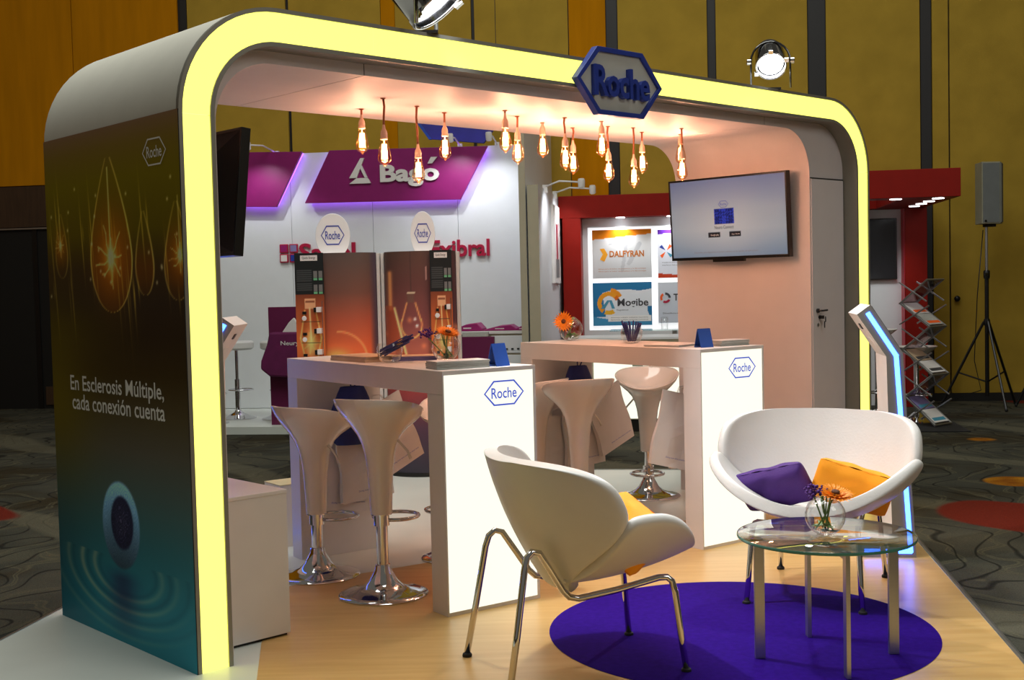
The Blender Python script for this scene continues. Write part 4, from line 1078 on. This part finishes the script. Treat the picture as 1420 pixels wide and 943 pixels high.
# ---- purple and white pharmacy stand (local x = u, local -y towards the camera)
D0 = .936
bw = hthing('exhibition_wall', 'white panelled exhibition wall with raised crimson product names', 'wall')
us = [-8.9, -7.587, -6.632, -5.655, -4.76]
for a, b in zip(us[:-1], us[1:]): MB().box(a+.002, b-.002, -D0, -D0+.05, .05, 2.95).build('wall_panel', 'bagowall', bw, bevel=.0015)
MB().box(-8.9, -4.765, -D0+.05, -.05, .05, 2.94).build('wall_core', 'beige', bw)
for k, (x, z) in enumerate(((-7.68, 1.875), (-7.565, 1.875), (-7.68, 1.765), (-7.565, 1.765))):
    MB().box(x-.05, x+.05, -D0-.03, -D0-.001, z-.05, z+.05).build('logo_tile', 'crimson', bw, bevel=.006)
    MB().box(x-.036, x+.036, -D0-.032, -D0-.0301, z-.036, z+.036).build('logo_tile_face', ('magenta', 'brochurepurple', 'paper', 'signblue')[k], bw)
text_part('letter', 'Saxel', 'crimson', bw, (-7.17, -D0-.001, 1.825), UX, UZ, .66, .205, depth=.03, bold=.02, split=True)
text_part('letter', 'Exibral', 'crimson', bw, (-5.637, -D0-.001, 1.825), UX, UZ, .67, .19, depth=.03, bold=.02, split=True)
sw = hthing('side_wall', 'tall white side wall with its shaded end coloured beige between the purple and the red stand', 'wall')
MB().box(-4.755, -4.693, -2.4, -.05, FZ, 3.6).build('wall_body', 'bagowall', sw)
MB().box(-4.757, -4.691, -2.412, -2.4005, FZ, 3.6).build('shaded_end', 'beige', sw)  # unlit end of the white wall, its shade put into the beige
pl2 = tag(MB().prism(HP([(-9.0, .0), (-4.77, .0), (-4.77, 2.74), (-9.0, 2.74)]), FZ, .045, 'z').build('floor_neighbour_platform', 'whitelaminate'), kind='structure')
def header(label, poly, edges):
    t = hthing('header_panel', label, 'sign')
    MB().prism(poly, -D0-.12, -D0-.07, 'y').build('front_board', 'headerpurple', t, bevel=.003)
    cx = sum(p[0] for p in poly)/len(poly); cz = sum(p[1] for p in poly)/len(poly)
    MB().prism([(cx+(x-cx)*.985, cz+(z-cz)*.95) for x, z in poly], -D0-.07, -D0-.0305, 'y').build('led_edge', 'ledpurple', t)
    MB().prism([(cx+(x-cx)*.93, cz+(z-cz)*.88) for x, z in poly], -D0-.03, -D0-.001, 'y').build('spacer', 'white', t)
    return t
header('small purple header board with a slanted glowing edge, beside the dark television', [(-8.13, 2.36), (-7.72, 2.345), (-7.4, 2.955), (-8.13, 2.975)], None)
hb = header('long purple header board with a white triangle emblem and white lettering', [(-7.385, 2.375), (-5.60, 2.36), (-5.28, 2.935), (-7.08, 2.955)], None)
tri = MB()
T = lambda x, z: (-6.738+x, z)
o3 = [T(-.11, 2.575), T(.135, 2.575), T(.075, 2.69), T(.008, 2.80)]
tri.prism([T(-.115, 2.572), T(.13, 2.572), T(.115, 2.605), T(.095, 2.632), T(-.03, 2.632)], -D0-.145, -D0-.121, 'y')
tri.build('emblem_base', 'white', hb)
tri = MB(); tri.prism([T(-.115, 2.635), T(-.03, 2.635), T(.062, 2.853), T(.02, 2.853)], -D0-.145, -D0-.121, 'y'); tri.build('emblem_stroke', 'white', hb)
tri = MB(); tri.prism([T(.012, 2.745), T(.032, 2.775), T(.095, 2.635), T(.062, 2.635)], -D0-.145, -D0-.121, 'y'); tri.build('emblem_stroke', 'white', hb)
text_part('letter', 'Bago', 'white', hb, (-6.163, -D0-.121, 2.645), UX, UZ, .67, .25, depth=.025, bold=.035, split=True)
MB().prism([(-5.955, 2.765), (-5.905, 2.765), (-5.845, 2.835), (-5.915, 2.835)], -D0-.145, -D0-.121, 'y').build('letter_accent', 'white', hb)
def arm_lamp(label, u, d0, z, reach, power, du=0):
    t = hthing('arm_spotlight', label, 'lamp', u, d0, z, 'arm spotlights over the neighbouring stands')
    MB().tube([(0, .04, 0), (du*.4, -reach*.5, .05), (du, -reach, .03)], .009, 7).build('arm', 'white', t, smooth=True)
    MB().lathe([(.02, -.05), (.034, -.04), (.036, .03), (.03, .045)], 14, (du, -reach-.01, .02), (0, -.3, 1)).build('head', 'white', t, smooth='auto')
    MB().box(-.025, .025, .03, .06, -.06, .02).build('clamp', 'white', t)
    lo = light('arm_spot', 'SPOT', (du, -reach-.02, -.02), power, (.95, .97, 1), .03, spot=R(110), blend=.8); lo.rotation_euler = (R(24), 0, 0) if reach else (R(10), R(38), 0); lo.parent = t
    return t
arm_lamp('white arm spotlight above the small purple header board', -7.75, D0, 2.97, .55, 60, -.12)
arm_lamp('white arm spotlight behind the bulbs, right end of the long purple header', -5.62, D0, 2.97, .5, 60)
arm_lamp('white arm spotlight at the top right corner of the white wall', -5.2, D0, 2.97, .5, 60)
# maroon pull-up panel with a hanging bag
mp_ = hthing('display_board', 'free-standing maroon display board left of the charging towers', 'display board', -7.1, 2.55)
MB().box(-.21, .24, -.02, .02, .045, 1.235).build('board', 'maroon', mp_, bevel=.003)
MB().box(-.16, .2, .02, .25, .045, .07).build('foot', 'maroon', mp_)
mb_ = hthing('tote_bag', 'maroon tote bag with white lettering hung on the maroon board', 'bag', -7.1, 2.575)
b = MB(); prof = [(-.19, .86), (-.16, .985), (.21, .985), (.23, .56), (.05, .53), (-.17, .545), (-.262, .62), (-.255, .70)]
b.prism(prof, -.13, -.02, 'y'); o = b.build('bag_body', 'maroonbag', mb_, bevel=.02)
text_part('bag_lettering', 'Neuryl', 'paper', mb_, (.06, -.131, .87), UX, UZ, .2, .055, lift=.001, bold=.01)
b = MB(); b.prism([(-.05, .97), (.03, 1.08), (.085, 1.13), (.12, 1.08), (.135, .97)], -.08, -.05, 'y'); b.build('bag_tissue', 'paper', mb_, bevel=.01)
# chrome stools on that stand
def chrome_stool(label, u, d):
    t = hthing('chrome_stool', label, 'stool', u, d, .045, 'chrome stools on the white neighbouring stand')
    MB().lathe([(.001, .74), (.16, .735), (.185, .755), (.185, .81), (.17, .825), (.001, .825)], 28).build('seat', 'leather', t, smooth='auto')
    MB().lathe([(.028, .02), (.028, .42), (.018, .42), (.018, .735)], 14).build('column', 'chrome', t, smooth='auto')
    MB().lathe([(.19, 0), (.19, .01), (.12, .03), (.04, .07), (.03, .09)], 32).build('base', 'chrome', t, smooth='auto')
    MB().tube([(.13*math.sin(a), .1-.13*math.cos(a), .30) for a in [2*PI*k/20 for k in range(20)]], .008, 6, closed=True).build('foot_ring', 'chrome', t, smooth=True)
    return t
chrome_stool('padded chrome stool showing beside the tilted kiosk head', -7.9, 1.95)
chrome_stool('padded chrome stool partly behind the maroon board', -7.42, 2.0)
chrome_stool('padded chrome stool behind the kiosk column, close to the arch leg', -8.02, 2.42)
# grey cabinet with folders and magenta bags
cab = hthing('display_cabinet', 'grey display cabinet between the charging towers and the shaded beige wall end', 'cabinet', -5.16, 1.9)
MB().box(-.45, .39, 0, .45, .045, .90).build('body', 'beige', cab, bevel=.003); MB().box(-.47, .39, -.02, .47, .90, .93).build('top', 'white', cab, bevel=.003)
for k in range(2): MB().box(.01, .38, -.015, -.001, .50+.20*k, .68+.20*k).build('drawer', 'bagowall', cab, bevel=.004)
for k in range(4): MB().box(.10+.06*k, .125+.06*k, -.024, -.0155, .735, .75).build('drawer_stud', 'black', cab)
MB().box(-.30, .05, -.08, -.021, .4, .875).build('folder_rack', 'maroon', cab, bevel=.003)
MB().box(-.28, -.01, -.075, -.022, .876, .925).build('leaflet_pile', 'paperedge', cab, bevel=.002)
for k, (u, w, h, lb) in enumerate(((-.25, .34, .085, 'magenta gift bag lying left on the grey cabinet'), (.09, .38, .06, 'magenta gift bag lying in the middle of the grey cabinet'), (.32, .16, .05, 'magenta gift bag lying at the right end of the grey cabinet'))):
    g = hthing('gift_bag', lb, 'bag', -5.16+u, 1.9, .931, 'magenta gift bags on the grey cabinet')
    b = MB(); b.prism([(-w/2, 0), (w/2*.95, 0), (w/2, h*.25), (w*.32, h), (0, h*.85), (-w*.4, h*.25)], .0, .28, 'y'); b.build('bag_body', 'magenta', g, bevel=.008)
    MB().box(-w*.1, w*.15, -.001, .0, h*.3, h*.45).build('bag_label', 'paper', g)

# blue board hanging above
bb = hthing('hanging_board', 'dark blue hanging board above the purple header, behind the bulbs', 'sign')
MB().prism([(-6.20, 3.42), (-5.95, 3.06), (-5.36, 2.99), (-5.02, 3.42)], -.85, -.79, 'y').build('board', 'bluebanner', bb)
MB().prism([(-6.24, 3.42), (-6.20, 3.42), (-5.95, 3.06), (-5.98, 3.055)], -.86, -.79, 'y').build('edge_strip', 'cardblue', bb)
for u in (-6.0, -5.2): MB().tube([(u, -.82, 3.42), (u, -.82, 7)], .004, 5).build('hanging_wire', 'screwgrey', bb)

# ---- red stand
rs_ = hthing('red_stand', 'red-framed exhibition stand with glowing white poster wall', 'stand')
MB().box(-4.672, -4.5655, -2.4, -.06, FZ, 2.38).build('side_wall', 'bagowall', rs_)
MB().box(-4.674, -4.5655, -2.41, -2.4005, FZ, 2.38).build('unlit_wall_end', 'beige', rs_)  # end face away from the lamps; beige paints in its shade
MB().box(-4.56, -.56, -.30, -.06, FZ, 2.38).build('rear_wall', 'redpaint', rs_)
MB().box(-4.56, -.56, -.62, -.301, 2.135, 2.385).build('rear_header', 'redpaint', rs_, bevel=.003)
MB().box(-4.52, -4.314, -.62, -.301, FZ, 2.134).build('red_post', 'redpaint', rs_, bevel=.003)
MB().box(-.79, -.56, -.62, -.301, FZ, 2.134).build('red_post', 'redpaint', rs_, bevel=.003)
MB().box(-.80, -.795, -.615, -.301, FZ, 2.134).build('post_edge', 'pinkred', rs_)  # strip in a pinker red than the post it edges
MB().box(-4.312, -.80, -.42, -.302, FZ, 2.133).build('poster_wall', 'bagowall', rs_)
# canopy: front beam, right beam
MB().box(-2.6, -.585, -2.4, -2.1, 2.135, 2.40).build('front_beam', 'redpaint', rs_, bevel=.003)
MB().box(-1.09, -.585, -2.099, -.621, 2.135, 2.40).build('right_beam', 'redpaint', rs_, bevel=.003)
for (u, d) in ((-1.15, 2.25), (-.75, 2.2), (-.75, 1.75), (-.75, 1.35), (-.75, .95)):
    MB().lathe([(.055, 2.128), (.055, 2.1345)], 18, (u, -d, 0)).build('downlight', 'downlight', rs_)
for u in (-3.87, -3.3, -2.7):
    MB().lathe([(.05, 2.126), (.05, 2.1345)], 16, (u, -.53, 0)).build('downlight', 'downlight', rs_)
    lo = light('stand_downlight', 'SPOT', (u, -.53, 2.12), 22, (.97, .98, 1), .03, spot=R(120), blend=.8); lo.parent = rs_
lo = light('stand_downlight', 'SPOT', (-1.0, -1.2, 2.1), 14, (.97, .98, 1), .03, spot=R(130), blend=.8); lo.parent = rs_
for z in (1.395, 1.45): pass
# back-lit poster frames (glow strips between) and the posters
mat('backlight', (255, 255, 255), .5, emit=(.92, .97, 1), estr=.7)
MB().box(-4.25, -3.0, -.426, -.4205, .86, 2.03).build('backlight_board', 'backlight', rs_)
def poster(label, u0, u1, z0, z1, f, nx=70, ny=56):
    t = hthing('poster', label, 'poster', (u0+u1)/2, .428, (z0+z1)/2, 'posters on the red stand'); w, h = u1-u0, z1-z0
    MB().box(-w/2, w/2, -.026, -.002, -h/2, h/2).build('poster_board', 'paper', t)
    print_part('poster_print', t, f, nx, ny, 'print', org=(-w/2, -.0265, -h/2), ux=(w, 0, 0), uy=(0, 0, h))
    return t, w, h
def p1(U, V):
    img = stops(V, [(0, (206, 208, 212)), (.5, (218, 220, 222)), (1, (226, 226, 226))])
    img = blend(img, (190, 192, 196), .8*((glow(seg_dist(U, V, .5, .15, .6, .85), .03)+glow(seg_dist(U, V, .62, .3, .8, .7), .04)+glow(seg_dist(U, V, .3, .7, .55, .8), .02)) > .4))
    return blend(img, (226, 128, 20), 1.0*(V > .80+.10*U-.0*U))
def p2(U, V):
    img = stops(V, [(0, (226, 232, 240)), (1, (232, 236, 242))])
    img = blend(img, (44, 120, 170), 1.0*((V > .72+.25*np.clip(1.3*U-.25, 0, .6)+.06*np.sin(6*U)) | (U < .14+.1*(1-V)) & (V > .2) | (U+.55*V*0 > 1.02-.28*np.clip(V-.0, 0, .35)) & (V < .45)))
    img = blend(img, (70, 150, 196), 1.0*(V < .10+.12*np.exp(-U*3)))
    X, Y = (U-.27)*1.4, V-.52; r = np.hypot(X, Y); th = np.arctan2(Y, X)
    ringm = (r > .17)*(r < .27)
    img = blend(img, (238, 160, 40), 1.0*ringm*((th > .5) | (th < -2.2))); img = blend(img, (226, 112, 30), 1.0*ringm*((th > .35) & (th < .75))); img = blend(img, (236, 180, 50), 1.0*ringm*((th < -1.0) & (th > -2.0)))
    img = blend(img, (238, 150, 40), 1.0*(r > .27)*(r < .36)*((th > .5) & (th < 1.4))); img = blend(img, (250, 252, 255), 1.0*(np.abs(U-.62) < .37)*(np.abs(V-.16) < .07))
    return img
def p3(U, V):
    img = stops(V, [(0, (224, 228, 238)), (1, (226, 228, 240))])
    img = blend(img, (90, 40, 150), 1.0*(V > .90+.1*U)); return blend(img, (200, 70, 40), 1.0*(V < .10*np.exp(-1.2*U)))
def p4(U, V): return stops(V, [(0, (206, 214, 228)), (1, (216, 222, 232))])
t, w, h = poster('white poster with an orange band and gold lettering, upper left on the red stand', -4.20, -3.53, 1.45, 2.0, p1)
text_part('poster_lettering', 'DALFYRAN', 'browntext', t, (.055, -.0268, .0), UX, UZ, .39, .072, bold=.03, lift=.001)
MB().prism([(-.25, -.06), (-.20, -.085), (-.16, -.005), (-.20, .065), (-.25, .06), (-.215, 0)], -.029, -.0268, 'y').build('emblem', 'goldprint', t)
for k in range(2): text_part('small_print', 'Alivio para el dolor neuropático y la fibromialgia', 'browntext', t, (0, -.0268, -.17-.028*k), UX, UZ, .54, .016, lift=.001)
t, w, h = poster('blue and white poster with orange ring emblem, lower left on the red stand', -4.205, -3.535, .91, 1.40, p2, 100, 80)
text_part('poster_lettering', 'Mogibe', 'darktext', t, (.12, -.0268, .005), UX, UZ, .35, .11, bold=.02, lift=.001)
MB().prism([(-.245, -.05), (-.17, .045), (-.14, .045), (-.2, -.05)], -.029, -.0268, 'y').build('emblem_bar', 'tealprint', t); MB().prism([(-.15, .045), (-.12, .045), (-.085, -.05), (-.12, -.05)], -.029, -.0268, 'y').build('emblem_bar', 'tealprint', t)
text_part('small_print', 'Fingolimod', 'darktext', t, (0, -.0268, -.07), UX, UZ, .13, .02, lift=.001)
for k in range(2): text_part('small_print', 'Esclerosis múltiple remitente recurrente', 'darktext', t, (.08, -.0268, -.155-.026*k), UX, UZ, .42, .014, lift=.001)
t, w, h = poster('white poster with a purple corner and an orange and blue cross emblem', -3.46, -2.9, 1.44, 1.985, p3)
for k, (a, m) in enumerate(((.8, 'orangeprint'), (2.3, 'signblue'), (3.9, 'orangeprint'), (5.4, 'tealprint'))):
    d = Vector((math.cos(a), 0, math.sin(a))); e = Vector((-d.z, 0, d.x)); c0 = Vector((-.185, -.0275, .03))
    MB().add([c0+d*.01, c0+d*.085+e*.028, c0+d*.085-e*.012], [(0, 1, 2)]).build('emblem_blade', m, t)
for k in range(2): text_part('small_print', 'Interferón beta prellenado', 'darktext', t, (-.1, -.0268, -.10-.03*k), UX, UZ, .26, .016, lift=.001)
t, w, h = poster('plain white poster with a round dark emblem, partly behind the television wall', -3.465, -2.9, .93, 1.39, p4)
for k, m in enumerate(('darktext', 'orangeprint', 'crimson')):
    pts = [(-.20+r*math.cos(a), .055+r*math.sin(a)) for r, rng in ((.06, range(9)), (.035, range(8, -1, -1))) for a in [(k*2.1+.2*i) for i in rng]]
    MB().prism(pts, -.029, -.0268, 'y').build('emblem_arc', m, t)
text_part('poster_lettering', 'Tecfidera', 'darktext', t, (.07, -.0268, .06), UX, UZ, .36, .08, bold=.02, lift=.001)
text_part('small_print', 'Dimetilfumarato de liberación', 'darktext', t, (-.05, -.0268, -.12), UX, UZ, .36, .016, lift=.001)
# framed print on the stand's side wall
fp = hthing('wall_picture', 'narrow framed print glowing on the white side wall of the red stand', 'picture', -4.565, 1.05, 1.83)
MB().box(.0005, .03, -.30, .30, -.42, .42).build('picture_board', 'paper', fp); MB().box(.0302, .032, -.08, .05, -.26, .22).build('picture_motif', 'crimson', fp); MB().box(.0322, .034, -.14, .14, -.36, -.16).build('picture_block', 'greytext', fp)
arm_lamp('white arm spotlight reaching over the side wall of the red stand, upper one', -4.56, 1.9, 2.40, -.0, 45, .38)
arm_lamp('white arm spotlight reaching over the side wall of the red stand, lower one', -4.56, 1.0, 2.40, -.0, 45, .42)
# glowing counter and glass shelf of the red stand
rc = hthing('light_counter', 'white counter with a glowing front and an orange line motif on the red stand', 'counter', -3.5, 2.7)
MB().box(-.75, .9, .02, .5, .09, .855).build('body', 'beige', rc); MB().box(-.77, .92, -.02, .52, .855, .88).build('top', 'bagowall', rc, bevel=.003)
MB().box(-.53, .28, .005, .0195, .10, .82).build('glowing_front', 'panel', rc)
for (x0, x1, z0, z1) in ((-.08, .0, .55, .565), (.0, .018, .55, .82), (-.10, -.085, .53, .55)): MB().box(x0, x1, .002, .0048, z0, z1).build('motif_line', 'orangeprint', rc)
MB().frame([(-.16, .60), (-.06, .60), (-.06, .82), (-.16, .82)], [(-.145, .615), (-.075, .615), (-.075, .805), (-.145, .805)], .002, .0048, 'y').build('motif_frame', 'greenprint', rc)
for (x, z) in ((-.27, .52), (-.30, .505), (-.24, .535)): MB().box(x, x+.025, .002, .0048, z, z+.02).build('motif_dot', 'orangeprint', rc)
MB().box(-.74, .89, .03, .49, FZ, .0895).build('plinth', 'black', rc)
gs = hthing('glass_shelf', 'small glass shelf on a post in front of the posters', 'shelf', -3.6, 1.2)
MB().box(-.36, .5, -.15, .15, .880, .892).build('shelf_pane', 'tableglass', gs); MB().box(-.25, -.2, -.03, .03, FZ, .88).build('post', 'aluminium', gs); MB().box(.3, .35, -.03, .03, FZ, .88).build('post', 'aluminium', gs)
gc = hthing('glass_tumbler', 'clear glass tumbler standing on the glass shelf below the posters', 'glass', -3.38, 1.2, .892)
MB().lathe([(.03, 0), (.034, .002), (.04, .13), (.038, .13)], 18, cap=False).build('tumbler_wall', 'glass', gc, smooth=True)
# wall-mounted television on the red stand
rt = hthing('television', 'black television on the white panel of the red stand, right of the arch', 'television', -1.13, .425, 1.70)
MB().box(-.30, .278, -.05, -.0, -.335, .335).build('cabinet', 'black', rt, bevel=.004); MB().box(-.285, .263, -.0515, -.0502, -.32, .32).build('screen', 'greyscreen', rt)

# literature rack with its zigzag shelves
RW = Vector((math.cos(R(39)), math.sin(R(39)), 0)); RZ = Vector((math.sin(R(39)), -math.cos(R(39)), 0))
rk = thing('leaflet_rack', 'silver zigzag literature rack standing in front of the red stand', 'rack', (3.93, 11.2, FZ))
Pz = []
zz = [.0, .25, .47, .70, .92, 1.14, 1.36]
for k, z in enumerate(zz):
    Pz.append((Vector((0, 0, z-FZ)) if k % 2 == 0 else -RZ*.30+Vector((0, 0, z-FZ))) + RZ*(-.012*k))
for k in range(6):
    A_, B_ = Pz[k], Pz[k+1]; d = B_-A_; nrm = d.cross(RW).normalized()
    if nrm.z < 0: nrm = -nrm
    q = MB(); q.obox((A_+B_)/2+RW*.135, RW*.125, d*.47, nrm*.003); q.build('shelf_pane', 'acrylic', rk)
    for s in (0, .27): MB().tube([A_+RW*s, B_+RW*s], .011, 6).build('shelf_rail', 'aluminium', rk, smooth='auto')
    if k % 2 == 0:
        for j in range(2):
            c = A_+d*(.28+.46*j)+RW*.135+nrm*.008
            lf_ = MB(); lf_.obox(c, RW*.112, d*.22, nrm*.004); lf_.build('leaflet', ('paper', 'brochurepurple', 'paper', 'brochure', 'paperedge', 'paper')[(k+j) % 6], rk)
            MB().obox(c+nrm*.0045-d*.12, RW*.1, d*.05, nrm*.0005).build('leaflet_band', ('tealprint', 'darktext', 'orangeprint')[k//2], rk)
    if k < 5:
        C_ = Pz[k+2]-Pz[k]
for k in range(7): MB().tube([Pz[k]-RW*.01, Pz[k]+RW*.28], .009, 8).build('cross_bar', 'aluminium', rk, smooth='auto')
for s in (-.012, .282):
    for k in range(6):
        A_, B_ = Pz[k], Pz[k+1]
        mid = (A_+B_)/2; o_ = RZ*(.16 if k % 2 else -.16)
        hor = Vector((B_.x-A_.x, B_.y-A_.y, 0))
        A2 = Vector((B_.x, B_.y, A_.z+.02)); B2 = Vector((A_.x, A_.y, B_.z-.02))
        MB().tube([A2+RW*s, B2+RW*s], .008, 6).build('scissor_arm', 'aluminium', rk, smooth='auto')
# black floor mat
fm_ = hthing('floor_mat', 'black floor mat under the literature rack', 'mat', -1.35, 2.35, FZ)
MB().box(-1.0, .75, -.48, .25, 0, .012).build('mat_sheet', 'blackmatte', fm_, bevel=.004)
# white cafe stools on the red stand
def cafe_stool(label, u, d, hgt):
    t = hthing('cafe_stool', label, 'stool', u, d, FZ, 'white stools on the red stand')
    MB().lathe([(.02, hgt-.16), (.06, hgt-.10), (.15, hgt-.04), (.20, hgt), (.196, hgt+.004), (.14, hgt-.02), (.001, hgt-.05)], 28).build('seat', 'abs', t, smooth='auto')
    MB().lathe([(.026, .03), (.026, hgt-.15)], 14).build('column', 'chrome', t, smooth='auto')
    MB().lathe([(.2, 0), (.2, .01), (.1, .03), (.04, .09), (.026, .1)], 30).build('base', 'chrome', t, smooth='auto')
    MB().tube([(.12*math.sin(a), -.1-.12*math.cos(a), .28) for a in [2*PI*k/20 for k in range(20)]], .009, 6, closed=True).build('foot_ring', 'chrome', t, smooth=True)
cafe_stool('white stool seat showing between the kiosk and the literature rack, higher one', -1.26, 1.74, .90)
cafe_stool('white stool seat showing behind the literature rack, lower one', -.93, 2.02, .74)

# ---- loudspeakers on tripods
def tripod(t, top, spread=.42, hub=.95, rot=0):
    MB().tube([(0, 0, .12), (0, 0, 1.45)], .022, 10).build('lower_tube', 'black', t, smooth='auto')
    MB().tube([(0, 0, 1.4), (0, 0, top)], .016, 10).build('upper_tube', 'aluminium', t, smooth='auto')
    MB().lathe([(.03, 1.38), (.034, 1.4), (.034, 1.46), (.026, 1.47)], 14).build('collar', 'black', t, smooth='auto')
    MB().tube([(0, -.03, 1.43), (-.03, -.06, 1.43)], .012, 7).build('clamp_knob', 'black', t)
    MB().lathe([(.03, hub-.04), (.035, hub), (.03, hub+.03)], 12).build('hub', 'black', t, smooth='auto')
    for k in range(3):
        a = rot+2*PI*k/3; c, s = math.cos(a), math.sin(a)
        MB().tube([(.03*c, .03*s, hub), (spread*c, spread*s, .015)], .014, 8).build('leg', 'black', t, smooth='auto')
        MB().tube([(.02*c, .02*s, .28), (.6*spread*c, .6*spread*s, hub*.40)], .009, 7).build('brace', 'black', t, smooth='auto')
        MB().ball((spread*c, spread*s, .018), .018, 8).build('foot', 'rubber', t)
st_ = hthing('speaker_tripod', 'black speaker tripod standing against the yellow hall wall', 'tripod', .03, .72, FZ)
tripod(st_, 1.955, .47, .92, R(-80))
MB().tube([(-.03, .02, 1.9), (-.09, .03, 1.2), (-.12, .05, .5), (-.05, .06, .18), (-.5, .1, .03)], .005, 6).build('cable', 'black', st_, smooth=True)
sk_ = hthing('loudspeaker', 'tall grey loudspeaker on the black tripod by the yellow wall', 'loudspeaker', .06, .72, 1.93, rz=R(12))
MB().prism([(-.135, -.12), (.06, -.13), (.135, -.02), (.10, .12), (-.10, .12)], 0, .65, 'z').build('cabinet', 'speakerbody', sk_, bevel=.004)
MB().prism([(-.125, -.123), (.05, -.1325), (.05, -.136), (-.125, -.127)], .015, .635, 'z').build('grille', 'speakergrille', sk_)
MB().obox((.10, -.08, .325), Vector((.032, .047, 0)), Vector((0, 0, .31)), Vector((.004, -.003, 0))).build('side_grille', 'speakergrille', sk_)
MB().box(-.05, .05, -.05, .05, -.03, -.0005).build('pole_socket', 'black', sk_)
MB().lathe([(.012, 0), (.012, .008)], 10, (-.10, -.127, .03), (0, -1, 0)).build('badge', 'black', sk_)
st2 = hthing('speaker_tripod', 'second black tripod cut off by the right edge of the picture', 'tripod', .80, .75, FZ)
tripod(st2, 1.955, .47, .92, R(170))
